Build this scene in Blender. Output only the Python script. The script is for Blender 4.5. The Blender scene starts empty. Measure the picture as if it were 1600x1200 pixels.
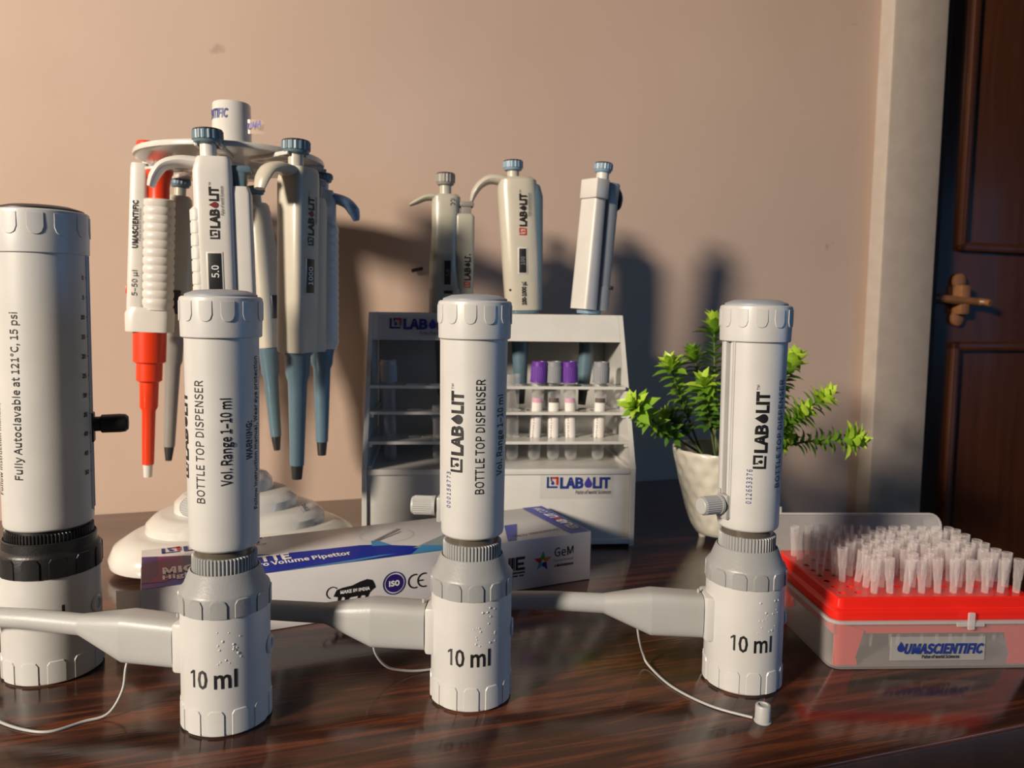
import bpy, bmesh, math, random
from mathutils import Vector, Matrix
R = math.radians
PI = math.pi
sc = bpy.context.scene
C = sc.collection
rnd = random.Random(7)

# ---------------------------------------------------------------- camera, light, exposure
cam_d = bpy.data.cameras.new('camera')
cam = bpy.data.objects.new('camera', cam_d); C.objects.link(cam)
cam_d.sensor_width = 36; cam_d.lens = 27.0; cam_d.clip_start = .01; cam_d.clip_end = 50
cam_d.shift_y = -28 / 1600
PITCH, ROLL = R(4.52), R(-.9)
fwd = Vector((0, math.cos(PITCH), -math.sin(PITCH))); rt = Vector((1, 0, 0)); up = rt.cross(fwd)
rr = math.cos(ROLL) * rt - math.sin(ROLL) * up
uu = math.sin(ROLL) * rt + math.cos(ROLL) * up
m = Matrix((rr, uu, -fwd)).transposed().to_4x4(); m.translation = (0, 0, .25)
cam.matrix_world = m
cam_d.dof.use_dof = True; cam_d.dof.focus_distance = .5; cam_d.dof.aperture_fstop = 13
sc.camera = cam

world = bpy.data.worlds.new('room_light'); sc.world = world; world.use_nodes = True
bg = world.node_tree.nodes['Background']
bg.inputs[0].default_value = (.62, .75, 1.0, 1); bg.inputs[1].default_value = .026

def area(name, loc, target, size, power, col, shape='DISK', size_y=None, spread=None):
    l = bpy.data.lights.new(name, 'AREA'); l.shape = shape; l.size = size
    if size_y: l.size_y = size_y
    if spread: l.spread = spread
    l.energy = power; l.color = col
    o = bpy.data.objects.new(name, l); C.objects.link(o); o.location = loc
    o.rotation_euler = (Vector(target) - Vector(loc)).to_track_quat('-Z', 'Y').to_euler()
    return o
kt, kp = Vector((0, .7, .2)), Vector((-2.2, -1.8, 1.29))
area('low_sun_through_window', kp, kt, .42, 208, (1, .87, .71))
area('blue_daylight_window', (1.9, .05, .30), (0, .50, .08), .9, 1.05, (.22, .52, 1), 'RECTANGLE', .7, R(70))
sc.view_settings.view_transform = 'Standard'; sc.view_settings.look = 'None'
sc.view_settings.exposure = 0; sc.view_settings.gamma = 1; sc.view_settings.use_curve_mapping = False
try:
    sc.cycles.transparent_max_bounces = 48
    sc.cycles.max_bounces = 10; sc.cycles.diffuse_bounces = 2
except Exception:
    pass

# ---------------------------------------------------------------- materials
def new_mat(name):
    mt = bpy.data.materials.new(name); mt.use_nodes = True
    return mt, mt.node_tree, mt.node_tree.nodes['Principled BSDF']
def plastic(name, col, rough=.42, grain=.0, scale=900, var=.04, coat=0, spec=.5, metal=0):
    col = [c * .82 for c in col]
    mt, t, b = new_mat(name)
    tc = t.nodes.new('ShaderNodeTexCoord'); n = t.nodes.new('ShaderNodeTexNoise')
    n.inputs['Scale'].default_value = 35; n.inputs['Detail'].default_value = 3
    t.links.new(tc.outputs['Object'], n.inputs['Vector'])
    r = t.nodes.new('ShaderNodeValToRGB')
    r.color_ramp.elements[0].position = .3; r.color_ramp.elements[1].position = .7
    r.color_ramp.elements[0].color = [c * (1 - var) for c in col] + [1]
    r.color_ramp.elements[1].color = [min(1, c * (1 + var)) for c in col] + [1]
    t.links.new(n.outputs['Fac'], r.inputs['Fac']); t.links.new(r.outputs['Color'], b.inputs['Base Color'])
    b.inputs['Roughness'].default_value = rough; b.inputs['Specular IOR Level'].default_value = spec
    b.inputs['Metallic'].default_value = metal
    if coat: b.inputs['Coat Weight'].default_value = coat; b.inputs['Coat Roughness'].default_value = .08
    if grain:
        n2 = t.nodes.new('ShaderNodeTexNoise'); n2.inputs['Scale'].default_value = scale; n2.inputs['Detail'].default_value = 2
        t.links.new(tc.outputs['Object'], n2.inputs['Vector'])
        bp = t.nodes.new('ShaderNodeBump'); bp.inputs['Strength'].default_value = grain; bp.inputs['Distance'].default_value = .0006
        t.links.new(n2.outputs['Fac'], bp.inputs['Height']); t.links.new(bp.outputs['Normal'], b.inputs['Normal'])
    return mt
def clear(name, col, alpha, rough=.15, trans=True):
    mt, t, b = new_mat(name)
    out = t.nodes['Material Output']
    tr = t.nodes.new('ShaderNodeBsdfTransparent'); tr.inputs[0].default_value = (.97, .97, .97, 1)
    n = t.nodes.new('ShaderNodeTexNoise'); n.inputs['Scale'].default_value = 60
    tc = t.nodes.new('ShaderNodeTexCoord'); t.links.new(tc.outputs['Object'], n.inputs['Vector'])
    mr = t.nodes.new('ShaderNodeMapRange'); mr.inputs['To Min'].default_value = alpha * .92; mr.inputs['To Max'].default_value = min(1, alpha * 1.08)
    t.links.new(n.outputs['Fac'], mr.inputs['Value'])
    lw = t.nodes.new('ShaderNodeLayerWeight'); lw.inputs['Blend'].default_value = .35
    ma = t.nodes.new('ShaderNodeMath'); ma.operation = 'MULTIPLY_ADD'; ma.use_clamp = True
    ma.inputs[1].default_value = .34
    t.links.new(lw.outputs['Facing'], ma.inputs[0]); t.links.new(mr.outputs['Result'], ma.inputs[2])
    mx = t.nodes.new('ShaderNodeMixShader')
    t.links.new(ma.outputs[0], mx.inputs[0]); t.links.new(tr.outputs[0], mx.inputs[1]); t.links.new(b.outputs[0], mx.inputs[2])
    t.links.new(mx.outputs[0], out.inputs['Surface'])
    b.inputs['Base Color'].default_value = (*col, 1); b.inputs['Roughness'].default_value = rough
    if trans: b.inputs['Subsurface Weight'].default_value = 0
    return mt

M = {}
M['white'] = plastic('white_plastic', (.56, .555, .545), .40, .05)
M['cap_white'] = plastic('cap_plastic', (.55, .55, .545), .38, .05)
M['grey'] = plastic('grey_plastic', (.31, .315, .32), .42, .18, 700)
M['lightgrey'] = plastic('light_grey_plastic', (.40, .405, .405), .42, .12, 700)
M['bluegrey'] = plastic('blue_grey_plastic', (.30, .33, .38), .40, .05)
M['dark'] = plastic('dark_plastic', (.02, .02, .022), .40, .05)
M['black'] = plastic('black_plastic', (.008, .008, .009), .42, .22, 800)
M['barrel'] = plastic('smoky_barrel', (.10, .085, .065), .25)
M['ink'] = plastic('black_ink', (.006, .006, .007), .5)
M['blue_ink'] = plastic('blue_ink', (.012, .03, .20), .5)
M['violet_ink'] = plastic('violet_ink', (.05, .035, .30), .5)
M['red_ink'] = plastic('red_ink', (.55, .02, .02), .5)
M['grey_ink'] = plastic('grey_ink', (.25, .25, .25), .5)
M['white_ink'] = plastic('white_ink', (.95, .95, .96), .5)
M['grey_photo'] = plastic('box_grey_photo_print', (.30, .36, .38), .3)
M['dark_red'] = plastic('dark_red_ink', (.16, .01, .012), .5)
M['green_ink'] = plastic('green_ink', (.05, .35, .05), .5)
M['orange_ink'] = plastic('orange_ink', (.75, .25, .02), .5)
M['pip_white'] = plastic('pipette_white', (.68, .65, .61), .35, .03)
M['pip_cream'] = plastic('pipette_cream', (.56, .52, .43), .33, .03)
M['pip_grey'] = plastic('pipette_grey_green', (.46, .44, .36), .33, .03)
M['slate'] = plastic('slate_blue_plastic', (.105, .175, .225), .38, .04)
M['slate_light'] = plastic('light_slate_plastic', (.22, .34, .44), .35, .04)
M['hook_blue'] = plastic('steel_blue_plastic', (.16, .27, .45), .35, .04)
M['shaft_grey'] = plastic('shaft_grey_plastic', (.27, .25, .23), .4)
M['red'] = plastic('orange_red_plastic', (.82, .045, .006), .35, .03)
M['tray_red'] = plastic('tray_red_plastic', (.80, .02, .012), .28, .03)
M['acrylic'] = plastic('rack_acrylic', (.68, .665, .63), .22, .0, coat=.3)
M['stand_white'] = plastic('stand_white', (.66, .64, .60), .22, .0, coat=.3)
M['purple'] = plastic('purple_cap', (.13, .03, .30), .4)
M['cap_grey'] = plastic('tube_cap_grey', (.26, .27, .29), .4)
M['paper'] = plastic('paper_label', (.80, .76, .72), .6)
M['brown'] = plastic('brown_label_band', (.10, .075, .065), .6)
M['pink'] = plastic('pink_label_band', (.66, .35, .48), .6)
M['card'] = plastic('box_card', (.72, .70, .71), .30, .0)
M['card_blue'] = plastic('box_blue_print', (.004, .022, .36), .35, spec=.3)
M['card_dark'] = plastic('box_navy_print', (.03, .015, .16), .35, spec=.3)
M['card_magenta'] = plastic('box_magenta_print', (.20, .008, .14), .35, spec=.3)
M['card_cyan'] = plastic('box_cyan_print', (.06, .30, .60), .28)
M['pot'] = plastic('pot_ceramic', (.72, .68, .58), .30, coat=.2)
M['soil'] = plastic('pot_soil', (.05, .03, .02), .9, .4, 150)
M['stem'] = plastic('plant_stem', (.10, .13, .04), .6)
M['metal'] = plastic('painted_steel', (.26, .115, .05), .35, .1, 120, .2)
M['glass'] = clear('tube_glass', (.75, .75, .74), .05, .05)
M['tip'] = clear('tip_plastic', (.82, .74, .74), .075, .12)
M['tub'] = clear('tub_polypropylene', (.50, .47, .46), .13, .25)
M['lid'] = clear('lid_polypropylene', (.66, .64, .64), .28, .2)
M['label_clear'] = clear('clear_label', (.70, .70, .70), .10, .2)
M['tag'] = clear('clear_tag', (.75, .6, .45), .25, .2)

def leaf_mat(name, c0, c1):
    mt, t, b = new_mat(name)
    oi = t.nodes.new('ShaderNodeObjectInfo'); r = t.nodes.new('ShaderNodeValToRGB')
    r.color_ramp.elements[0].color = (*c0, 1); r.color_ramp.elements[1].color = (*c1, 1)
    tc = t.nodes.new('ShaderNodeTexCoord'); n = t.nodes.new('ShaderNodeTexNoise'); n.inputs['Scale'].default_value = 160
    t.links.new(tc.outputs['Object'], n.inputs['Vector'])
    ad = t.nodes.new('ShaderNodeMath'); ad.operation = 'MULTIPLY_ADD'; ad.inputs[1].default_value = .35
    t.links.new(n.outputs['Fac'], ad.inputs[0]); 
    sb = t.nodes.new('ShaderNodeMath'); sb.operation = 'MULTIPLY'; sb.inputs[1].default_value = .75
    t.links.new(oi.outputs['Random'], sb.inputs[0]); t.links.new(sb.outputs[0], ad.inputs[2])
    t.links.new(ad.outputs[0], r.inputs['Fac']); t.links.new(r.outputs['Color'], b.inputs['Base Color'])
    b.inputs['Roughness'].default_value = .4
    tl = t.nodes.new('ShaderNodeBsdfTranslucent'); t.links.new(r.outputs['Color'], tl.inputs[0])
    mx = t.nodes.new('ShaderNodeMixShader'); mx.inputs[0].default_value = .3
    t.links.new(b.outputs[0], mx.inputs[1]); t.links.new(tl.outputs[0], mx.inputs[2])
    t.links.new(mx.outputs[0], t.nodes['Material Output'].inputs['Surface'])
    return mt
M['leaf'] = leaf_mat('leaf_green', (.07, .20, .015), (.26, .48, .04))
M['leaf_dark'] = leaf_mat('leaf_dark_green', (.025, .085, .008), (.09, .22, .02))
M['leaf_tip_lit'] = leaf_mat('leaf_tip_lit_green', (.30, .52, .035), (.55, .72, .08))

def wall_mat():
    mt, t, b = new_mat('wall_paint')
    tc = t.nodes.new('ShaderNodeTexCoord')
    n = t.nodes.new('ShaderNodeTexNoise'); n.inputs['Scale'].default_value = 2.2; n.inputs['Detail'].default_value = 5
    t.links.new(tc.outputs['Object'], n.inputs['Vector'])
    r = t.nodes.new('ShaderNodeValToRGB')
    r.color_ramp.elements[0].position = .3; r.color_ramp.elements[1].position = .72
    r.color_ramp.elements[0].color = (.470, .342, .272, 1); r.color_ramp.elements[1].color = (.540, .404, .328, 1)
    t.links.new(n.outputs['Fac'], r.inputs['Fac'])
    # scattered small stains
    v = t.nodes.new('ShaderNodeTexVoronoi'); v.inputs['Scale'].default_value = 6.5; v.inputs['Randomness'].default_value = 1
    n2 = t.nodes.new('ShaderNodeTexNoise'); n2.inputs['Scale'].default_value = 30; n2.inputs['Detail'].default_value = 3
    t.links.new(tc.outputs['Object'], n2.inputs['Vector'])
    av = t.nodes.new('ShaderNodeVectorMath'); av.operation = 'MULTIPLY_ADD'
    av.inputs[1].default_value = (.05, .05, .05)
    t.links.new(n2.outputs['Color'], av.inputs[0]); t.links.new(tc.outputs['Object'], av.inputs[2])
    t.links.new(av.outputs[0], v.inputs['Vector'])
    r2 = t.nodes.new('ShaderNodeValToRGB')
    r2.color_ramp.elements[0].position = .02; r2.color_ramp.elements[1].position = .055
    r2.color_ramp.elements[0].color = (.72, .66, .66, 1); r2.color_ramp.elements[1].color = (1, 1, 1, 1)
    t.links.new(v.outputs['Distance'], r2.inputs['Fac'])
    mu = t.nodes.new('ShaderNodeMix'); mu.data_type = 'RGBA'; mu.blend_type = 'MULTIPLY'; mu.inputs[0].default_value = .75
    t.links.new(r.outputs['Color'], mu.inputs[6]); t.links.new(r2.outputs['Color'], mu.inputs[7])
    t.links.new(mu.outputs[2], b.inputs['Base Color'])
    b.inputs['Roughness'].default_value = .55
    n3 = t.nodes.new('ShaderNodeTexNoise'); n3.inputs['Scale'].default_value = 14; n3.inputs['Detail'].default_value = 6
    t.links.new(tc.outputs['Object'], n3.inputs['Vector'])
    bp = t.nodes.new('ShaderNodeBump'); bp.inputs['Strength'].default_value = .12; bp.inputs['Distance'].default_value = .004
    t.links.new(n3.outputs['Fac'], bp.inputs['Height']); t.links.new(bp.outputs['Normal'], b.inputs['Normal'])
    return mt
M['wall'] = wall_mat()
def plaster(name, c0, c1):
    mt = plastic(name, c0, .6, .25, 60, .06)
    return mt
M['pilaster'] = plaster('pilaster_plaster', (.48, .405, .35), None)

def wood_mat(name, cols, grain_scale, rough, coat, bump, stretch=(1.2, 26, 26), streak=True):
    mt, t, b = new_mat(name)
    tc = t.nodes.new('ShaderNodeTexCoord')
    mp = t.nodes.new('ShaderNodeMapping'); mp.inputs['Scale'].default_value = stretch
    t.links.new(tc.outputs['Object'], mp.inputs['Vector'])
    n = t.nodes.new('ShaderNodeTexNoise'); n.inputs['Scale'].default_value = grain_scale
    n.inputs['Detail'].default_value = 9; n.inputs['Roughness'].default_value = .62; n.inputs['Distortion'].default_value = .8
    t.links.new(mp.outputs[0], n.inputs['Vector'])
    r = t.nodes.new('ShaderNodeValToRGB'); cr = r.color_ramp
    cr.elements[0].position = cols[0][0]; cr.elements[0].color = (*cols[0][1], 1)
    cr.elements[1].position = cols[-1][0]; cr.elements[1].color = (*cols[-1][1], 1)
    for p, c in cols[1:-1]:
        e = cr.elements.new(p); e.color = (*c, 1)
    t.links.new(n.outputs['Fac'], r.inputs['Fac']); t.links.new(r.outputs['Color'], b.inputs['Base Color'])
    b.inputs['Roughness'].default_value = rough; b.inputs['Coat Weight'].default_value = coat
    b.inputs['Coat Roughness'].default_value = .06
    n2 = t.nodes.new('ShaderNodeTexNoise'); n2.inputs['Scale'].default_value = 9; n2.inputs['Detail'].default_value = 4
    mp2 = t.nodes.new('ShaderNodeMapping'); mp2.inputs['Scale'].default_value = (6, 60, 60)
    t.links.new(tc.outputs['Object'], mp2.inputs['Vector']); t.links.new(mp2.outputs[0], n2.inputs['Vector'])
    bp = t.nodes.new('ShaderNodeBump'); bp.inputs['Strength'].default_value = bump; bp.inputs['Distance'].default_value = .0006
    t.links.new(n2.outputs['Fac'], bp.inputs['Height']); t.links.new(bp.outputs['Normal'], b.inputs['Normal'])
    t.links.new(bp.outputs['Normal'], b.inputs['Coat Normal'])
    return mt
M['wood'] = wood_mat('table_laminate', [(.30, (.012, .006, .004)), (.44, (.032, .012, .007)), (.53, (.055, .018, .010)), (.60, (.125, .036, .014)), (.67, (.055, .018, .009)), (.80, (.022, .009, .006))], 2.6, .16, .25, .08, (2.2, 30, 30))
M['door_wood'] = wood_mat('door_paint', [(.3, (.034, .010, .004)), (.7, (.058, .017, .006))], 3, .38, .1, .10, (20, 20, 1.5))
M['frame_wood'] = wood_mat('door_frame_paint', [(.3, (.022, .010, .005)), (.7, (.036, .016, .008))], 3, .5, .0, .1, (20, 20, 1.5))
M['floor'] = plastic('floor_tile', (.04, .03, .025), .4)

# ---------------------------------------------------------------- geometry helpers
class MB:
    def __init__(s): s.v = []; s.f = []
    def add(s, v, f):
        o = len(s.v); s.v += [tuple(p) for p in v]; s.f += [tuple(i + o for i in q) for q in f]; return s
    def box(s, x0, x1, y0, y1, z0, z1, b=0, T=None):
        if b:
            bm = bmesh.new(); bmesh.ops.create_cube(bm, size=1)
            for v in bm.verts: v.co = ((x0 + x1) / 2 + v.co.x * (x1 - x0), (y0 + y1) / 2 + v.co.y * (y1 - y0), (z0 + z1) / 2 + v.co.z * (z1 - z0))
            bmesh.ops.bevel(bm, geom=bm.edges[:], offset=b, segments=2, profile=.5, affect='EDGES')
            bm.verts.index_update()
            v = [q.co.copy() for q in bm.verts]; f = [[w.index for w in q.verts] for q in bm.faces]; bm.free()
        else:
            v = [Vector(p) for p in ((x0, y0, z0), (x1, y0, z0), (x1, y1, z0), (x0, y1, z0), (x0, y0, z1), (x1, y0, z1), (x1, y1, z1), (x0, y1, z1))]
            f = [(0, 3, 2, 1), (4, 5, 6, 7), (0, 1, 5, 4), (1, 2, 6, 5), (2, 3, 7, 6), (3, 0, 4, 7)]
        if T: v = [T @ p for p in v]
        return s.add(v, f)
    def rings(s, rs, cap0=True, cap1=True, closed=True):
        n = len(rs[0]); v = [p for r in rs for p in r]; f = []
        for i in range(len(rs) - 1):
            for j in range(n if closed else n - 1):
                k = (j + 1) % n
                f.append((i * n + j, i * n + k, (i + 1) * n + k, (i + 1) * n + j))
        if cap0: f.append(tuple(range(n - 1, -1, -1)))
        if cap1: f.append(tuple(range((len(rs) - 1) * n, len(rs) * n)))
        return s.add(v, f)
    def lathe(s, prof, seg=48, T=None, cap0=True, cap1=True, cx=0, cy=0, rfun=None):
        rs = []
        for r, z in prof:
            ring = []
            for j in range(seg):
                a = 2 * PI * j / seg; q = r * (rfun(a, z) if rfun else 1)
                p = Vector((cx + q * math.cos(a), cy + q * math.sin(a), z)); ring.append(T @ p if T else p)
            rs.append(ring)
        return s.rings(rs, cap0, cap1)
    def loft(s, secs, seg=28, cap=True):      # secs: (z, cx, cy, a, b, n) superellipse sections
        rs = []
        for z, cx, cy, a, b, n in secs:
            ring = []
            for j in range(seg):
                t = 2 * PI * j / seg; c, q = math.cos(t), math.sin(t)
                ring.append(Vector((cx + a * math.copysign(abs(c) ** (2 / n), c), cy + b * math.copysign(abs(q) ** (2 / n), q), z)))
            rs.append(ring)
        return s.rings(rs, cap, cap)
    def tube(s, pts, rads, seg=12, wid=None, side=None):   # sweep; rads in-plane radius, wid the radius along `side`
        pts = [Vector(p) for p in pts]; rs = []
        prev = None
        for i, p in enumerate(pts):
            d = (pts[min(i + 1, len(pts) - 1)] - pts[max(i - 1, 0)]).normalized()
            if side is not None: u = Vector(side)
            else:
                u = prev if prev is not None else (Vector((0, 0, 1)) if abs(d.z) < .9 else Vector((1, 0, 0)))
            u = (u - d * u.dot(d)).normalized(); prev = u
            w = d.cross(u)
            ra = rads[i] if isinstance(rads, (list, tuple)) else rads
            wa = ra if wid is None else (wid[i] if isinstance(wid, (list, tuple)) else wid)
            rs.append([p + u * (wa * math.cos(2 * PI * j / seg)) + w * (ra * math.sin(2 * PI * j / seg)) for j in range(seg)])
        return s.rings(rs)
    def pad(s, r, az, half, z0, z1, t, round_top=0, round_bot=0, cols=9):   # raised grip pad on a cylinder
        cr = half * r
        outer, inner = [], []
        def col(u, zz, rad): a = az + u * half; return Vector((rad * math.cos(a), rad * math.sin(a), zz))
        A, B, A2, B2 = [], [], [], []
        for i in range(cols):
            u = -1 + 2 * i / (cols - 1); x = abs(u) * cr
            def rd(k):
                k = min(k, cr)
                if k <= 0 or x <= cr - k: return 0
                q = x - (cr - k); return k - math.sqrt(max(0, k * k - q * q))
            za, zb = z0 + rd(round_bot), z1 - rd(round_top)
            if zb < za: za = zb = (za + zb) / 2
            A.append(col(u, za, r - .0003)); B.append(col(u, zb, r - .0003))
            ui = u * .93; g = min(.0006, (zb - za) * .3)
            A2.append(col(ui, za + g, r + t)); B2.append(col(ui, zb - g, r + t))
        n = cols; v = A + B + A2 + B2; f = []
        for i in range(n - 1):
            f += [(2 * n + i, 2 * n + i + 1, 3 * n + i + 1, 3 * n + i), (i, i + 1, 2 * n + i + 1, 2 * n + i), (3 * n + i, 3 * n + i + 1, n + i + 1, n + i)]
        f += [(0, 2 * n, 3 * n, n), (n - 1, 2 * n - 1, 4 * n - 1, 3 * n - 1)]
        return s.add(v, f)
    def build(s, name, mat, parent=None, smooth=35, loc=None, matrix=None):
        me = bpy.data.meshes.new(name); me.from_pydata(s.v, [], s.f)
        bm = bmesh.new(); bm.from_mesh(me); bmesh.ops.recalc_face_normals(bm, faces=bm.faces[:]); bm.to_mesh(me); bm.free()
        if smooth:
            me.polygons.foreach_set('use_smooth', [True] * len(me.polygons)); me.set_sharp_from_angle(angle=R(smooth))
        me.materials.append(mat)
        o = bpy.data.objects.new(name, me); C.objects.link(o)
        if parent: o.parent = parent
        if loc: o.location = loc
        if matrix: o.matrix_local = matrix
        return o
def tag(o, label, cat, group=None):
    o['label'] = label; o['category'] = cat
    if group: o['group'] = group
    return o
def thing(name, label, cat, loc=(0, 0, 0), rz=0, group=None, mat=None):
    o = bpy.data.objects.new(name, None); C.objects.link(o); o.empty_display_size = .02
    o.location = loc; o.rotation_euler = (0, 0, rz)
    if mat: o.matrix_world = mat
    return tag(o, label, cat, group)
def structure(o): o['kind'] = 'structure'; return o
def gear(rad, depth, teeth, z0, z1, cx=0, cy=0, T=None, cham=.0):
    n = teeth * 4; rs = []
    for z, k in ((z0, 0), (z1 - cham, 0), (z1, cham)):
        ring = []
        for j in range(n):
            q = rad - k - (depth if (j % 4) in (2, 3) else 0)
            a = 2 * PI * j / n
            p = Vector((cx + q * math.cos(a), cy + q * math.sin(a), z)); ring.append(T @ p if T else p)
        rs.append(ring)
    mb = MB(); mb.rings(rs); return mb
def axis(T_loc, direction):
    q = Vector(direction).normalized().to_track_quat('Z', 'Y'); mt = q.to_matrix().to_4x4(); mt.translation = T_loc; return mt

# ---------------------------------------------------------------- 2D print: text and marks
import os
try:                                         # Blender's own bundled sans; the built-in font otherwise
    FONT = bpy.data.fonts.load(os.path.join(bpy.utils.system_resource('DATAFILES'), 'fonts', 'Noto Sans CJK Regular.woff2'))
except Exception:
    FONT = None
_caph = [None]
_tcache = {}
def raw_text(s, bold=0, shear=0, spacing=1):
    key = (s, bold, shear, spacing)
    if key not in _tcache:
        cu = bpy.data.curves.new('t', 'FONT'); cu.body = s.replace('l', 'I'); cu.offset = bold * .5 + .002;
        if FONT: cu.font = FONT
        cu.shear = shear; cu.resolution_u = 2
        cu.space_character = spacing
        ob = bpy.data.objects.new('t', cu); me = bpy.data.meshes.new_from_object(ob)
        _tcache[key] = ([(v.co.x, v.co.y) for v in me.vertices], [tuple(p.vertices) for p in me.polygons])
        bpy.data.objects.remove(ob); bpy.data.curves.remove(cu); bpy.data.meshes.remove(me)
    return _tcache[key]
class P2:                                    # flat print in (u, v): u along the reading direction, v up
    def __init__(s): s.v = []; s.f = []
    def add(s, v, f): o = len(s.v); s.v += list(v); s.f += [tuple(i + o for i in q) for q in f]; return s
    def text(s, body, u=0, v=0, cap=1, width=None, bold=0, shear=0, align='l', spacing=1):
        if _caph[0] is None: _caph[0] = max(p[1] for p in raw_text('H')[0])
        V, F = raw_text(body, bold, shear, spacing)
        if not V: return s
        k = cap / _caph[0]; x0 = min(p[0] for p in V); x1 = max(p[0] for p in V)
        kx = width / (x1 - x0) if width else k
        w = (x1 - x0) * kx; off = {'l': 0, 'c': -w / 2, 'r': -w}[align]
        return s.add([(u + off + (p[0] - x0) * kx, v + p[1] * k) for p in V], F)
    def poly(s, pts): return s.add(pts, [tuple(range(len(pts)))])
    def rect(s, u0, v0, u1, v1): return s.poly([(u0, v0), (u1, v0), (u1, v1), (u0, v1)])
    def ring(s, cu, cv, r0, r1, n=28, a0=0, a1=2 * PI, sq=1):
        v = []; f = []
        for i in range(n + 1):
            a = a0 + (a1 - a0) * i / n; v += [(cu + r0 * math.cos(a), cv + sq * r0 * math.sin(a)), (cu + r1 * math.cos(a), cv + sq * r1 * math.sin(a))]
        for i in range(n): f.append((2 * i, 2 * i + 1, 2 * i + 3, 2 * i + 2))
        return s.add(v, f)
    def drop(s, cu, cv, h):
        pts = []; r = h * .34
        for i in range(15):
            a = R(215) + (R(-35) - R(215) + 2 * PI) * i / 14 if False else R(150) + R(240) * i / 14
            pts.append((cu + r * math.cos(a), cv + r + r * math.sin(a)))
        pts.append((cu, cv + h))
        return s.poly(pts)
    def build(s, name, mat, parent, fmap, cu=None, cv=None):
        bm = bmesh.new(); vs = [bm.verts.new((a, b, 0)) for a, b in s.v]
        for q in s.f:
            try: bm.faces.new([vs[i] for i in q])
            except ValueError: pass
        for axis_i, step in ((0, cu), (1, cv)):
            if not step: continue
            bmesh.ops.triangulate(bm, faces=bm.faces[:])
            lo = min(v.co[axis_i] for v in bm.verts); hi = max(v.co[axis_i] for v in bm.verts)
            k = math.ceil(lo / step)
            while k * step < hi:
                co = Vector((0, 0, 0)); no = Vector((0, 0, 0)); co[axis_i] = k * step; no[axis_i] = 1
                bmesh.ops.bisect_plane(bm, geom=bm.verts[:] + bm.edges[:] + bm.faces[:], plane_co=co, plane_no=no); k += 1
        for v in bm.verts: v.co = fmap(v.co.x, v.co.y)
        me = bpy.data.meshes.new(name); bm.to_mesh(me); bm.free(); me.materials.append(mat)
        o = bpy.data.objects.new(name, me); C.objects.link(o); o.parent = parent
        return o
def on_cyl_up(r, az, z):                     # reads upwards, letter tops to the viewer's left
    return lambda u, v: Vector((r * math.cos(az - v / r), r * math.sin(az - v / r), z + u))
def on_cyl(r, az, z):                        # reads left to right
    return lambda u, v: Vector((r * math.cos(az + u / r), r * math.sin(az + u / r), z + v))
def on_plane(o, du, dv):
    o, du, dv = Vector(o), Vector(du), Vector(dv)
    return lambda u, v: o + du * u + dv * v
def logo(parent, fmap, cap, cu=None, cv=None, ink='ink', accent='ink', accent2=None, tm=True, tagline=False, name='logo', tail='ink'):
    """square mark + LAB, drop, LIT; origin at the mark's lower left corner; returns the length"""
    h = cap * 1.12; a = P2(); b = P2(); c2 = P2()
    t = h * .17
    b.rect(0, 0, t, h); b.rect(0, 0, h * .95, t); b.rect(h * .30, h - t, h, h); b.rect(h - t, t * 1.7, h, h - t); b.rect(h * .34, h * .60, h * .34 + t * .6, h - t)
    b.drop(h * .52, h * .28, h * .40)
    u = h * 1.18
    for s_, w in (('LAB', 2.35), ('@', .82), ('LIT', 1.75)):
        if s_ == '@':
            (c2 if accent2 else a).drop(u + cap * .36, 0, cap * 1.12); u += cap * .82
        else:
            a.text(s_, u, 0, cap, width=cap * w, bold=.035); u += cap * (w + .12)
    if tm: a.text('TM', u, cap * .80, cap * .24)
    if tagline:
        g = P2(); g.text('Pulse of world Sciences', u, -cap * .62, cap * .38, align='r', shear=.25, width=cap * 3.6)
        g.build('tagline', M[tail], parent, fmap, cu, cv)
    o = a.build(name, M[ink], parent, fmap, cu, cv)
    b.build('logo_mark', M[accent], parent, fmap, cu, cv)
    if c2.v: c2.build('logo_drop', M[accent2 or ink], parent, fmap, cu, cv)
    return u

# ---------------------------------------------------------------- setting
ANG = math.atan(.323); CA, SA = math.cos(ANG), math.sin(ANG)
WALL_A = 1.033
along = Vector((CA, SA, 0)); outn = Vector((SA, -CA, 0))       # along the wall, and towards the room
WT = Matrix((along, -outn, Vector((0, 0, 1)))).transposed().to_4x4(); WT.translation = (0, WALL_A, 0)   # local x along wall, y into wall
def wx(x): return x / CA                                        # world x on the wall -> local x
def set_wall(o, piv=None): o.matrix_world = WT; return o
XC = wx(.5555)                                                  # where the pilaster starts
w = MB().box(-2.6, XC + .02, 0, .12, -.75, 1.75).build('wall_back', M['wall'], smooth=0); structure(set_wall(w))
p = MB().box(XC, XC + .105, -.027, .12, -.75, 1.75, .004).build('trim_1', M['pilaster'], smooth=30); structure(set_wall(p))
fl = MB().box(-3.2, 3.2, -3.5, .12, -.80, -.75).build('floor', M['floor'], smooth=0); structure(set_wall(fl))
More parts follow.
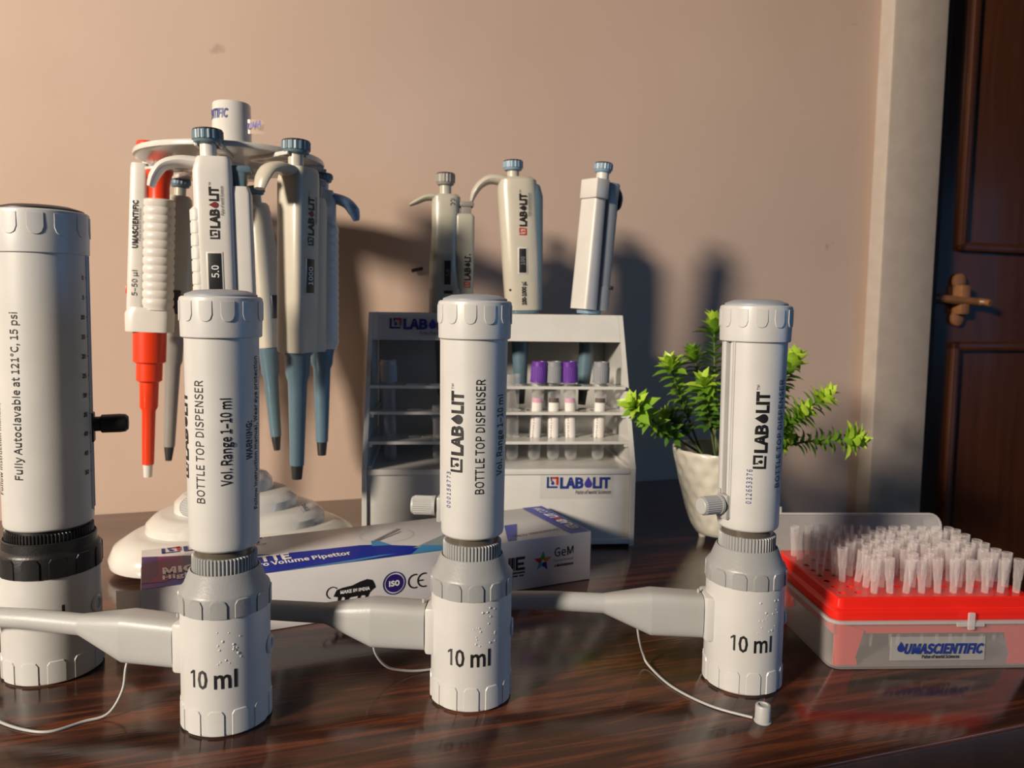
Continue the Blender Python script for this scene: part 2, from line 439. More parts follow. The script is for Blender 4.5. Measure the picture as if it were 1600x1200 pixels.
# door beyond the pilaster
D0X = XC + .105
fr = MB().box(D0X, D0X + .042, .005, .12, -.75, 1.75, .003).build('trim_2', M['frame_wood'], smooth=30); structure(set_wall(fr))
door = thing('door_1', 'dark brown panelled wooden door right of the wall', 'door'); del door['label'], door['category']
structure(door); door.matrix_world = WT
DX = D0X + .050
leaf = MB().box(DX, DX + .85, .030, .070, -.74, 1.75, .002).build('door_leaf', M['door_wood'], door, 30)
def moulding(x0, x1, z0, z1, name='panel_moulding'):
    mb = MB(); wdt = .016
    for (a, b, c, d) in ((x0, x1, z1 - wdt, z1), (x0, x1, z0, z0 + wdt), (x0, x0 + wdt, z0, z1), (x1 - wdt, x1, z0, z1)):
        mb.box(a, b, .018, .031, c, d, .005)
    return mb.build(name, M['door_wood'], door, 30)
moulding(DX + .05, DX + .80, .352, 1.30)
moulding(DX + .05, DX + .80, -.55, .200)
# ---- bolt on the door
bolt = MB()
bolt.tube([(DX - .045, .012, .275), (DX + .085, .012, .268)], .007, 12)
bolt.tube([(DX + .085, .012, .268), (DX + .092, .004, .268), (DX + .094, -.006, .266)], [.007, .006, .006], 10)
bb = bolt.build('door_bolt', M['metal'], door, 40)
keep = MB()
for dz in (.032, -.030): keep.lathe([(.0015, -.004), (.013, -.002), (.013, .004), (.009, .006), (.001, .006)], 16, axis((DX + .058, .026, .27 + dz), (0, -1, 0)))
keep.box(DX + .048, DX + .068, .008, .030, .246, .296, .004)
keep.build('bolt_keeper', M['metal'], door, 40)
pl = MB().box(DX - .052, DX - .018, .002, .030, .148, .206, .004).build('latch_plate', M['frame_wood'], door, 30)
DE = DX + .86
wr = MB().box(DE, DE + .045, .005, .12, -.75, 1.75, .003).build('trim_3', M['frame_wood'], smooth=30); structure(set_wall(wr))
wr = MB().box(DE + .045, DE + 1.8, 0, .12, -.75, 1.75).build('wall_right', M['wall'], smooth=0); structure(set_wall(wr))
# small dark nail stub in the wall
nail = MB().tube([(0, .004, 0), (0, -.006, .0008), (.003, -.010, .001)], [.0016, .0016, .0018], 8)
nail.tube([(-.007, -.0075, -.0015), (.007, -.0085, .002)], [.0022, .0022], 8)
nb = nail.build('wall_nail', M['dark']); nb.matrix_world = WT @ Matrix.Translation((wx(-.1252), 0, .2932))
tag(nb, 'tiny dark nail stub sticking out of the beige wall left of the white rack pipettes', 'nail')

# ---------------------------------------------------------------- table
tb = thing('table', 'dark glossy wood-grain table standing against the beige wall', 'table', (.261, 1.117, 0), ANG)
TW, TL = .653, 1.62
MB().box(-TL, 0, -TW + .0015, -.001, -.028, 0, .0015).build('tabletop', M['wood'], tb, 30)
MB().box(-TL, 0, -TW, -TW + .0014, -.029, -.0012, .0005).build('edge_band', M['frame_wood'], tb, 30)
for x in (-TL + .05, -.10):
    for y in (-TW + .05, -.10):
        MB().box(x, x + .05, y, y + .05, -.75, -.028, .003).build('leg', M['frame_wood'], tb, 30)
MB().box(-TL + .1, -.1, -TW + .06, -TW + .08, -.11, -.028, .002).build('apron', M['frame_wood'], tb, 30)

# ---------------------------------------------------------------- bottle top dispensers
def dispenser(name, label, x, y, rot, slot, big=False, size_text='10 ml', serial=None, nozzle_az=PI, cord=None, cap_end=None):
    t = thing(name, label, 'dispenser', (x, y, 0), 0, 'bottle top dispensers on the table')
    if not big:
        rb, rcol, rt, rcap, rkn = .0255, .0257, .0198, .0227, .0185
        zc0, zsh, zc1, zk, zt0, zt1, zcap = .0695, .0828, .0932, .1018, .1064, .2290, .2525
        wh, gr, disc_m, rail = 'white', 'grey', 'bluegrey', 'white'
        rt1 = .0206
    else:
        rb, rcol, rt, rcap, rkn = .0298, .0303, .0266, .0283, .0262
        zc0, zsh, zc1, zk, zt0, zt1, zcap = .0700, .0860, .0930, .0985, .1005, .2780, .3055
        wh, gr, disc_m, rail = 'white', 'black', 'dark', 'white'
        rt1 = .0268
    # valve base
    mb = MB().lathe([(rb - .004, 0), (rb - .0012, .0004), (rb - .0002, .0015), (rb, .003), (rb, zc0 + .004)], 72)
    for k in range(12): mb.pad(rb, rot + R(4) + k * PI / 6, R(10.5), .0012, .0165, .0006, round_top=.0022)
    base = mb.build('valve_base', M[wh], t, 30)
    # collar
    mb = MB().lathe([(rcol - .001, zc0), (rcol, zc0 + .0006), (rcol, zsh - .0022), (rcol - .0006, zsh - .0006), (rcol - .0022, zsh + .001), (rkn + .0016, zc1 - .0006), (rkn + .0009, zc1), (rkn + .0002, zc1 - .0012)], 72)
    for k in range(12): mb.pad(rcol, rot + R(9) + k * PI / 6, R(10.5), zc0 + .0003, zsh - .0018, .0007, round_top=.0026)
    mb.build('collar', M[gr], t, 30)
    g = gear(rkn, .0008, 54 if not big else 76, zc1 - .003, zk, cham=.0005)
    g.build('knurled_ring', M[gr], t, 30)
    MB().lathe([(rt - .0032, zk - .003), (rt - .0032, zt1 + .004)], 48).build('inner_barrel', M['barrel'] if not big else M['dark'], t, 30)
    # sleeve with a slot and rails
    hs = R(8) if not big else R(5)
    n = 64; outer = []
    def arc(r, z): return [Vector((r * math.cos(slot + hs + (2 * PI - 2 * hs) * j / n), r * math.sin(slot + hs + (2 * PI - 2 * hs) * j / n), z)) for j in range(n + 1)]
    zr0 = zt0 + .006
    prof = [(rt - .0026, zt1), (rt - .0026, zr0), (rt, zr0), (rt1, zt1)]
    rs = [arc(r, z) for r, z in prof] + [arc(*prof[0])]
    mb = MB().rings(rs, False, False, closed=False)
    e0 = [(r[0]) for r in rs[:4]]; e1 = [(r[-1]) for r in rs[:4]]
    mb.add(e0, [(0, 1, 2, 3)]); mb.add(e1, [(3, 2, 1, 0)])
    mb.lathe([(rt - .0026, zr0), (rt - .0026, zt0), (rt - .0012, zt0), (rt - .0003, zt0 + .001), (rt, zt0 + .0026), (rt, zr0)], 72, cap0=False, cap1=False)
    sleeve = mb.build('sleeve', M[wh], t, 30)
    mb = MB()
    for sgn in (-1, 1):
        for off in (0, 1):
            a = slot + sgn * (hs + R(1.6) + off * R(4.2))
            ca, sa = math.cos(a), math.sin(a)
            for i in range(1):
                p0 = Vector(((rt + .0001) * ca, (rt + .0001) * sa, zr0 + .002)); p1 = Vector(((rt1 + .0001) * ca, (rt1 + .0001) * sa, zt1))
                mb.tube([p0, p1], .00065, 6)
    mb.build('slot_rails', M[rail], t, 40)
    if not big:
        mb = MB(); a = slot + R(1); mb.tube([((rt - .0022) * math.cos(a), (rt - .0022) * math.sin(a), zr0 + .012), ((rt1 - .0022) * math.cos(a), (rt1 - .0022) * math.sin(a), zt1)], .0011, 8)
        mb.build('stroke_rod', M[wh], t, 40)
    # cap
    mb = MB().lathe([(rcap - .0012, zt1), (rcap - .0003, zt1 + .0006), (rcap + .0002, zcap - .0022), (rcap - .0001, zcap - .0008), (rcap - .0012, zcap), (rcap - .0016, zcap)], 72)
    for k in range(12): mb.pad(rcap - .0001, rot + R(-4) + k * PI / 6, R(9.6), zcap - .0145 if not big else zcap - .0165, zcap - .0022, .0006, round_bot=.009)
    mb.build('cap', M['cap_white'], t, 30)
    rd = rcap - .0027
    MB().lathe([(rd, zcap - .001), (rd, zcap + .0010), (rd - .0006, zcap + .0015), (rd * .72, zcap + .0034), (rd * .35, zcap + .0040), (.0005, zcap + .0042)], 60).build('cap_disc', M[disc_m], t, 30)
    # slider and knob
    zkn = .1225 if not big else .1655
    dirv = Vector((math.cos(slot), math.sin(slot), 0)); side = Vector((-math.sin(slot), math.cos(slot), 0))
    T = Matrix((dirv, side, Vector((0, 0, 1)))).transposed().to_4x4()
    if not big:
        mb = MB().box(rt - .0022, rt + .0026, -.0052, .0052, zkn - .0095, zkn + .0065, .0009, T)
        mb.box(rt - .001, rt + .0016, -.0052, -.0030, zkn + .006, zkn + .0095, .0004, T)
        mb.build('slider', M['lightgrey'], t, 30)
        Tk = T @ Matrix.Translation((rt + .0026, 0, zkn)) @ Matrix.Rotation(PI / 2, 4, 'Y')
        k = gear(.0061, .0004, 26, .0018, .0150, T=Tk, cham=.0003)
        k.lathe([(.0040, -.001), (.0040, .002)], 20, Tk); k.lathe([(.0064, .0012), (.0064, .0030)], 30, Tk)
        k.lathe([(.0058, .0150), (.0054, .0162), (.0048, .0166), (.0002, .0168)], 30, Tk)
        k.build('knob', M['lightgrey'], t, 30)
    else:
        mb = MB().box(rt - .002, rt + .0016, -.0045, .0045, zkn - .012, zkn + .008, .0008, T)
        mb.build('slider', M['black'], t, 30)
        Tk = T @ Matrix.Translation((rt + .0010, 0, zkn)) @ Matrix.Rotation(PI / 2, 4, 'Y')
        MB().lathe([(.0050, 0), (.0050, .004), (.0062, .005), (.0064, .016), (.0060, .0195), (.0045, .0212), (.0003, .0216)], 32, Tk).build('knob', M['black'], t, 30)
    # spout: flange, nozzle
    dv = Vector((math.cos(nozzle_az), math.sin(nozzle_az), 0)); sv = Vector((-math.sin(nozzle_az), math.cos(nozzle_az), 0))
    Tn = Matrix((dv, sv, Vector((0, 0, 1)))).transposed().to_4x4()
    zn = .0450
    MB().box(rb - .008, rb + .0030, -.0120, .0120, zn - .0155, zn + .0150, .0022, Tn).build('nozzle_flange', M[wh], t, 30)
    xs = rb + .0034
    def sec(d, zc, a, b, nn):
        return [Tn @ Vector((xs + d, a * math.copysign(abs(math.cos(q)) ** (2 / nn), math.cos(q)), zc + b * math.copysign(abs(math.sin(q)) ** (2 / nn), math.sin(q)))) for q in [2 * PI * j / 28 + PI / 28 for j in range(28)]]
    mb = MB().rings([sec(0, zn - .0005, .0106, .0143, 4.5), sec(.034, zn + .0005, .0110, .0147, 4.5), sec(.0345, zn + .0005, .0110, .0146, 4.5),
                     sec(.064, zn + .0045, .0066, .0070, 2.2), sec(.066, zn + .0047, .0064, .0066, 2), sec(.100, zn + .0054, .0063, .0064, 2), sec(.126, zn + .0050, .0060, .0061, 2),
                     sec(.138, zn + .0035, .0055, .0056, 2), sec(.145, zn + .0008, .0048, .0050, 2)], True, True)
    mb.build('nozzle', M['lightgrey'], t, 30)
    nn = MB().tube([Tn @ Vector((xs + .002, 0, zn + .0140)), Tn @ Vector((xs + .002, 0, zn + .0166))], .0009, 8)
    nn.build('nozzle_peg', M['lightgrey'], t, 40)
    # air screw on the right
    Ts = axis((rb * math.cos(rot) - .0008 * math.cos(rot), rb * math.sin(rot), .0450), (math.cos(rot), math.sin(rot), 0))
    mb = MB().lathe([(.0058, -.001), (.0058, .0012), (.0050, .0022), (.0036, .0022), (.0030, .0008)], 28, Ts)
    mb.build('air_screw', M[wh], t, 30)
    # print on the base
    ta = -R(90.5) + rot
    if big: pt = P2().text(size_text, 0, 0, .0103, width=.0330, align='c', bold=.012)
    else:
        pt = P2().text('0 ml', -.0084, 0, .0103, width=.0222, bold=.012)
        pt.rect(-.0117, 0, -.0104, .0103).poly([(-.0117, .0103), (-.0135, .0087), (-.0135, .0075), (-.0117, .0086)])
    if big: pt.build('size_lettering', M['ink'], t, on_cyl(rb + .0002, R(-45) - .0165 / rb, .0418), .0016)
    else: pt.build('size_lettering', M['ink'], t, on_cyl(rb + .0002, ta, .0298), .0016)
    # print on the sleeve
    rp = rt1 + .00025
    if not big:
        ru = lambda z: rt + (rt1 - rt) * (z - zr0) / (zt1 - zr0) + .0002
        def up(az, z, rr=None):
            return lambda u, v: Vector((ru(z + u) * math.cos(az - v / rp), ru(z + u) * math.sin(az - v / rp), z + u))
        half = .0044 / rp
        logo(t, up(slot + R(66) + half, .1485), .0078, .03, .0016)
        P2().text('BOTTLE TOP DISPENSER', 0, 0, .0056, width=.0700).build('lettering', M['ink'], t, up(slot + R(108) + .0028 / rp, .1355), .03, .0016)
        P2().text('Vol. Range 1\u201310 ml', 0, 0, .0058, width=.0500, bold=.008).build('lettering', M['ink'], t, up(slot + R(150) + .0029 / rp, .1455), .03, .0016)
        P2().text('WARNING:', 0, 0, .0044, width=.0225, bold=.02).build('lettering', M['ink'], t, up(slot + R(190) + .0022 / rp, .1590), .03, .0016)
        P2().text('Follow instruction manual, Wear eye protection', 0, 0, .0040, width=.0900, bold=.012).build('lettering', M['ink'], t, up(slot + R(207) + .002 / rp, .1285), .03, .0016)
        if serial:
            P2().text(serial, 0, 0, .0036, width=.0225, bold=.004, spacing=1.15).build('serial_number', M['blue_ink'], t, up(slot + R(49) + .0018 / rp, .1255), .03, .0016)
    else:
        def up(az, z):
            return lambda u, v: Vector((rp * math.cos(az - v / rp), rp * math.sin(az - v / rp), z + u))
        face = R(-58.5)
        P2().text('Fully Autoclavable at 121\u00b0C, 15 psi', 0, 0, .0050, width=.1060).build('lettering', M['ink'], t, up(face - R(37) + .0026 / rp, .1350), .04, .002)
        P2().text('Follow instruction manual, Wear eye protection', 0, 0, .0040, width=.1050, bold=.004).build('lettering', M['ink'], t, up(face - R(73) + .002 / rp, .1240), .04, .002)
        tk = P2(); nm = P2()
        za, zb = .2635, .1350
        for i in range(51):
            z = za + (zb - za) * i / 50
            L = .0040 if i % 5 == 0 else .0022
            if i > 4 or i == 0: tk.rect(-L, z - .00028, 0, z + .00028)
        for i in range(11):
            z = za + (zb - za) * i / 10; s_ = str(i * 5)
            nm.text(s_, -.0062, z - .0013, .0027, align='r', bold=.03)
        fm = on_cyl(rp, slot - R(7.5), 0)
        tk.build('scale_ticks', M['ink'], t, fm, .002); nm.build('scale_numbers', M['ink'], t, fm, .0016)
    # cord with its cap
    if cord:
        pts = [Vector(p) - Vector((x, y, 0)) for p in cord]
        sm = []
        for i in range(len(pts) - 1):
            p0, p1, p2, p3 = pts[max(i - 1, 0)], pts[i], pts[i + 1], pts[min(i + 2, len(pts) - 1)]
            for k in range(8):
                q = k / 8; sm.append(.5 * ((2 * p1) + (-p0 + p2) * q + (2 * p0 - 5 * p1 + 4 * p2 - p3) * q * q + (-p0 + 3 * p1 - 3 * p2 + p3) * q ** 3))
        sm.append(pts[-1])
        MB().tube(sm, .00085, 8).build('tether_cord', M['lightgrey'], t, 60)
    if cap_end:
        ce = Vector(cap_end) - Vector((x, y, 0))
        MB().lathe([(.0050, 0), (.0052, .0006), (.0047, .0010), (.0046, .0100), (.0042, .0107), (.0030, .0109), (.0028, .0100), (.0003, .0098)], 28, Matrix.Translation(ce)).build('nozzle_cap', M['lightgrey'], t, 30)
    # a few water drops on the base
    if not big:
        mb = MB()
        for i in range(18):
            a = ta + rnd.uniform(.10, .75); z = rnd.uniform(.0425, .066); q = rnd.uniform(.0005, .0009)
            Td = axis(((rb - .0001) * math.cos(a), (rb - .0001) * math.sin(a), z), (math.cos(a), math.sin(a), 0))
            mb.lathe([(q, 0), (q * .8, q * .35), (q * .4, q * .55), (q * .02, q * .6)], 8, Td, cap0=False)
        o = mb.build('water_droplets', M['white'], t, 80); o['kind'] = 'stuff'
    return t

dispenser('bottle_dispenser', 'white dispenser nearest the camera, left of middle, with WARNING print on its sleeve', -.1689, .4462, R(3), R(-215.5), nozzle_az=R(172),
          cord=[(-.232, .4565, .0330), (-.2325, .452, .026), (-.2325, .447, .014), (-.238, .4405, .0032), (-.2500, .4353, .0010), (-.2625, .4248, .0009), (-.2779, .4257, .0009), (-.2982, .4339, .0009), (-.318, .447, .0009)])
dispenser('bottle_dispenser', 'middle white dispenser standing before the rack and box, serial number ending 773', -.0235, .4777, R(0), R(-184), serial='000158773', nozzle_az=R(177),
          cord=[(-.088, .484, .0350), (-.0865, .486, .022), (-.080, .492, .010), (-.0700, .499, .004), (-.058, .505, .0012), (-.040, .512, .0009)])
dispenser('bottle_dispenser', 'right-hand white dispenser before the plant, slot and grey knob turned to the camera', .1589, .5033, R(-4), R(-156.5), serial='012653376', nozzle_az=R(178),
          cord=[(.088, .508, .0345), (.0905, .512, .022), (.0950, .520, .008), (.0985, .516, .0018), (.1089, .4886, .0009), (.1282, .4648, .0009), (.1505, .4515, .0010)], cap_end=(.1558, .4490, 0))
dispenser('bottle_dispenser', 'big white dispenser with black collar and scale at the left edge', -.3083, .5048, R(0), R(22), big=True, size_text='50 ml', nozzle_az=R(190))

# ---------------------------------------------------------------- cardboard pipette box
bx = thing('pipette_box', 'white and blue printed cardboard pipette box lying on the table', 'box', (.0749, .689, 0), math.atan2(.160, .3353))
BL, BW, BH = .3715, .096, .0450
MB().box(-BL, 0, 0, BW, .0003, BH, .0006).build('carton', M['card'], bx, 30)
fp = MB()      # open end flap at the left
fp.add([(-BL, .002, .004), (-BL, .002, BH - .001), (-BL - .016, .028, BH - .008), (-BL - .016, .028, .006), (-BL - .0005, .0024, .004), (-BL - .0005, .0024, BH - .001), (-BL - .0165, .0284, BH - .008), (-BL - .0165, .0284, .006)],
       [(0, 1, 2, 3), (7, 6, 5, 4), (0, 4, 5, 1), (1, 5, 6, 2), (2, 6, 7, 3), (3, 7, 4, 0)])
fp.build('end_flap', M['card'], bx, 0)
top = on_plane((-BL, 0, BH + .00025), (1, 0, 0), (0, 1, 0)); top2 = on_plane((-BL, 0, BH + .0005), (1, 0, 0), (0, 1, 0))
# blue band sweeping along the front of the top face
P2().poly([(.0005, .0005), (.236, .0005), (.2326, .0085), (.181, .036), (.168, .040), (.0996, .043), (.0294, .068), (.0005, .076)]).build('blue_band', M['card_blue'], bx, top)
P2().poly([(.0005, .012), (.016, .010), (.030, .030), (.030, .0675), (.0005, .0758)]).build('magenta_print', M['card_magenta'], bx, on_plane((-BL, 0, BH + .0004), (1, 0, 0), (0, 1, 0)))
P2().poly([(.0005, .012), (.006, .012), (.012, .030), (.012, .0728), (.0005, .0758)]).poly([(.030, .030), (.060, .030), (.060, .0568), (.030, .0675)]).build('violet_print', M['card_dark'], bx, on_plane((-BL, 0, BH + .00045), (1, 0, 0), (0, 1, 0)))
P2().poly([(.090, .0005), (.150, .0005), (.190, .0070), (.175, .0080), (.130, .0030)]).poly([(.200, .0005), (.226, .0005), (.238, .0100), (.216, .0200)]).build('cyan_edge', M['card_cyan'], bx, on_plane((-BL, 0, BH + .0004), (1, 0, 0), (0, 1, 0)))
P2().poly([(.176, .033), (.192, .030), (.186, .044), (.179, .048)]).build('pale_blue_print', M['card_cyan'], bx, on_plane((-BL, 0, BH + .0004), (1, 0, 0), (0, 1, 0)))
P2().poly([(.206, .0150), (.250, .0060), (.300, .060), (.270, .060)]).build('grey_photo_print', M['grey_photo'], bx, on_plane((-BL, 0, BH + .00035), (1, 0, 0), (0, 1, 0)))
P2().poly([(.288, .0015), (.296, .0010), (.318, .046), (.305, .046)]).build('blue_stripe', M['card_blue'], bx, on_plane((-BL, 0, BH + .00045), (1, 0, 0), (0, 1, 0)))
P2().text('MICROPIPETTE', .0148, .0275, .0140, width=.094, bold=.03).build('white_lettering', M['white_ink'], bx, on_plane((-BL, 0, BH + .0006), (1, 0, 0), (0, 1, 0)))
P2().text('High', .0145, .0145, .0085, width=.020, bold=.02).text('Micro Volume Pipettor', .0700, .0145, .0085, width=.0850, bold=.02).build('white_lettering', M['white_ink'], bx, on_plane((-BL, 0, BH + .0006), (1, .025, 0), (0, 1, 0)))
logo(bx, on_plane((-BL + .0150, .0790, BH + .0004), (1, .015, 0), (0, 1, 0)), .0125, ink='blue_ink', accent='blue_ink', accent2='red_ink', tagline=True)
P2().rect(.0085, .0110, .0142, .0140).rect(.0114, .003, .0142, .0140).build('red_print', M['red_ink'], bx, on_plane((-BL + .0150, .0790, BH + .0006), (1, .015, 0), (0, 1, 0)))
lp = P2(); lp.ring(.196, .058, .0235, .0238, 36, sq=.85); lp.build('circle_print', M['grey_ink'], bx, top2)
lp = P2().poly([(.1795, .0465), (.1815, .0455), (.2125, .0715), (.2105, .0740)]).poly([(.1830, .0460), (.1840, .0448), (.2110, .0640), (.2108, .0652)])
lp.build('tool_print', M['grey_ink'], bx, top2)
P2().poly([(.3500, .0005), (.3700, .0005), (.3705, .0955), (.3480, .0955)]).build('navy_corner_print', M['card_blue'], bx, top)
logo(bx, on_plane((-.0045, .0130, BH + .0006), (-.02, 1, 0), (-1, -.02, 0)), .0085, ink='white_ink', accent='white_ink', accent2='red_ink', tm=False)
P2().text('.COM', 0, 0, .0085, width=.0200).build('white_lettering', M['white_ink'], bx, on_plane((-.0060, .0690, BH + .0006), (-.02, 1, 0), (-1, -.02, 0)))
P2().text('Mfg by', 0, 0, .0044, width=.0140, bold=.006).text('UMASCIENTIFIC', .0165, 0, .0044, width=.0330, bold=.012).build('lettering', M['ink'], bx, on_plane((-.0735, .0095, BH + .0006), (1, .10, 0), (0, 1, 0)))
# front face marks
ff = lambda x, z: on_plane((x, -.0003, z), (1, 0, 0), (0, 0, 1))
bd = P2(); bd.ring(0, 0, 0, .0075, 28); bd.build('iso_badge', M['card_dark'], bx, ff(-.1861, .0233))
bd = P2(); bd.ring(0, 0, .0086, .0096, 28); bd.build('badge_ring', M['blue_ink'], bx, ff(-.1861, .0233))
P2().text('ISO', 0, -.0021, .0042, align='c', bold=.03).build('white_lettering', M['white_ink'], bx, on_plane((-.1861, -.0006, .0233), (1, 0, 0), (0, 0, 1)))
ce = P2(); ce.ring(0, 0, .0050, .0062, 20, R(70), R(290)); ce.ring(.0080, 0, .0050, .0062, 20, R(70), R(290)); ce.rect(.0025, -.0006, .0072, .0006)
ce.build('ce_mark', M['ink'], bx, ff(-.1685, .0225))
ln = P2()
ln.poly([(-.0170, -.002), (-.0145, .003), (-.010, .0042), (-.002, .0050), (.004, .0072), (.010, .0085), (.0142, .0072), (.0160, .0035), (.0168, .0008), (.0140, -.0010), (.0118, -.0030), (.0100, -.0078), (.0082, -.0078), (.0084, -.0046), (.0052, -.0042), (.0030, -.0078), (.0012, -.0078), (.0026, -.0042), (-.004, -.0045), (-.0068, -.0078), (-.0088, -.0078), (-.0078, -.0042), (-.0105, -.0030), (-.0124, -.0090), (-.0144, -.0090), (-.0134, -.0030)])
ln.ring(-.0178, .0012, .0042, .0050, 12, R(40), R(250))
ln.build('lion_mark', M['ink'], bx, ff(-.2185, .0215))
P2().text('MAKE IN INDIA', 0, -.0010, .0026, align='c', bold=.02).build('white_lettering', M['white_ink'], bx, on_plane((-.2182, -.0006, .0220), (1, 0, 0), (0, 0, 1)))
bar = P2()
for i, s_ in enumerate(((0, .0012), (.0018, .0024), (.0030, .0046), (.0052, .0060))): bar.rect(-.010 + s_[0], 0, -.010 + s_[1], .0120)
bar.rect(-.0025, 0, .0060, .0024).rect(-.0025, .0045, .0050, .0068).rect(-.0025, .0095, .0060, .0120).rect(-.0030, 0, -.0008, .012).rect(-.010, -.0028, .006, -.0014).rect(-.006, -.0056, -.001, -.0044).rect(.0005, -.0056, .005, -.0044)
bar.build('striped_mark', M['ink'], bx, ff(-.0735, .0185))
st = [(M['red_ink'], 160), (M['green_ink'], 88), (M['orange_ink'], 20), (M['blue_ink'], 300), (M['card_cyan'], 230)]
for mt_, a in st:
    q = P2(); a = R(a); r0 = .0094
    q.poly([(r0 * math.cos(a), r0 * math.sin(a)), (.0038 * math.cos(a + .75), .0038 * math.sin(a + .75)), (.001 * math.cos(a), .001 * math.sin(a)), (.0038 * math.cos(a - .75), .0038 * math.sin(a - .75))])
    q.build('star_mark', mt_, bx, ff(-.0497, .0235))
P2().text('GeM', 0, .0020, .0080, width=.0195, bold=.004).text('e Marketplace', 0, -.0072, .0024, width=.0195, bold=.02).build('lettering', M['ink'], bx, ff(-.0381, .0240))
P2().text('Government', 0, -.0026, .0024, width=.0195).build('grey_lettering', M['grey_ink'], bx, ff(-.0381, .0240))

# ---------------------------------------------------------------- tip box with red tray
TBX, TBY, TBA = .2247, .5164, R(3.1)
tbx = thing('tip_box', 'translucent pipette tip box with red tray beside the right dispenser', 'box', (TBX, TBY, 0), TBA)
W_, D_, H_ = .152, .114, .0355
def rrect(x0, x1, y0, y1, r, z, n=5):
    pts = []
    for cx, cy, a0 in ((x1 - r, y1 - r, 0), (x0 + r, y1 - r, 90), (x0 + r, y0 + r, 180), (x1 - r, y0 + r, 270)):
        for i in range(n + 1):
            a = R(a0 + 90 * i / n); pts.append(Vector((cx + r * math.cos(a), cy + r * math.sin(a), z)))
    return pts
def tub(mb, x0, x1, y0, y1, z0, z1, r, th, taper=.0):
    o0 = rrect(x0 + taper, x1 - taper, y0 + taper, y1 - taper, r, z0); o1 = rrect(x0, x1, y0, y1, r, z1)
    i1 = rrect(x0 + th, x1 - th, y0 + th, y1 - th, r - th, z1); i0 = rrect(x0 + taper + th, x1 - taper - th, y0 + taper + th, y1 - taper - th, r - th, z0 + (th if z1 > z0 else -th))
    return mb.rings([o0, o1, i1, i0])
mb = tub(MB(), 0, W_, 0, D_, .0003, H_, .008, .0012, .0012); mb.build('tub', M['tub'], tbx, 40)
mb = MB(); rg = [rrect(-.0012, W_ + .0012, -.0012, D_ + .0012, .009, H_ - .0022), rrect(-.0012, W_ + .0012, -.0012, D_ + .0012, .009, H_), rrect(.0004, W_ - .0004, .0004, D_ - .0004, .008, H_), rrect(.0004, W_ - .0004, .0004, D_ - .0004, .008, H_ - .0022)]
mb.rings(rg + [rg[0]], False, False); mb.build('tub_rim', M['lid'], tbx, 40)
mb = MB().box(.0955, .1005, -.0032, -.0010, H_ - .006, H_ + .0065, .001); mb.box(.088, .108, -.0022, -.0008, H_ - .004, H_ - .001, .0006)
mb.build('clasp', M['lid'], tbx, 40)
# red tray: stepped rim, perforated top, skirt legs
PX, PY, X0, Y0, ZT = .01165, .01165, .0125, .0135, .0505
tray = MB()
def steprings(lst): return [rrect(i, W_ - i, i, D_ - i, max(.002, .0075 - i * .3), z) for i, z in lst]
tray.rings(steprings([(.0032, H_ - .004), (.0018, H_ + .0004), (.0018, H_ + .0052), (.0030, H_ + .0064), (.0042, H_ + .0068), (.0046, H_ + .0074), (.0046, ZT - .0010), (.0058, ZT)]), False, False)
x0, x1, y0, y1 = .0058, W_ - .0058, .0058, D_ - .0058
# perforated plate
xs = [X0 + PX * (i - .5) for i in range(13)]; ys = [Y0 + PY * (j - .5) for j in range(9)]; hr = .0024
for j in range(8):
    for i in range(12):
        cx, cy = X0 + PX * i, Y0 + PY * j; n = 16; v = []; f = []
        for k in range(n):
            a = 2 * PI * k / n + PI / n * 0; c, s_ = math.cos(a), math.sin(a); mx_ = max(abs(c), abs(s_))
            v.append((cx + PX / 2 * c / mx_, cy + PY / 2 * s_ / mx_, ZT)); v.append((cx + hr * c, cy + hr * s_, ZT)); v.append((cx + hr * c, cy + hr * s_, ZT - .008))
        for k in range(n):
            q = (k + 1) % n; f += [(3 * k, 3 * q, 3 * q + 1, 3 * k + 1), (3 * k + 1, 3 * q + 1, 3 * q + 2, 3 * k + 2)]
        tray.add(v, f)
def quad(a, b, c, d): tray.add([(a, b, ZT), (c, b, ZT), (c, d, ZT), (a, d, ZT)], [(0, 1, 2, 3)])
quad(x0, y0, x1, ys[0]); quad(x0, ys[-1], x1, y1); quad(x0, ys[0], xs[0], ys[-1]); quad(xs[-1], ys[0], x1, ys[-1])
tray.build('tip_tray', M['tray_red'], tbx, 30)
mb = MB()
for yy in (.0060, D_ - .0076): mb.box(.006, W_ - .006, yy, yy + .0016, .024, H_ - .003)
for xx, sg in ((.004, 1), (W_ - .004, -1)):
    for yy in (.0040, D_ - .0056):
        mb.add([(xx, yy, .002), (xx + sg * .017, yy, .002), (xx + sg * .0165, yy, .006), (xx + sg * .0155, yy, .007), (xx + sg * .021, yy, .027), (xx, yy, .034), (xx, yy + .0016, .002), (xx + sg * .017, yy + .0016, .002), (xx + sg * .0165, yy + .0016, .006), (xx + sg * .0155, yy + .0016, .007), (xx + sg * .021, yy + .0016, .027), (xx, yy + .0016, .034)],
               [(0, 1, 2, 3, 4, 5), (11, 10, 9, 8, 7, 6), (0, 6, 7, 1), (1, 7, 8, 2), (2, 8, 9, 3), (3, 9, 10, 4), (4, 10, 11, 5), (5, 11, 6, 0)])
    mb.box(min(xx, xx + sg * .0016), max(xx, xx + sg * .0016), .004, D_ - .004, .024, H_ - .003)
mb.build('tray_skirt', M['tray_red'], tbx, 0)
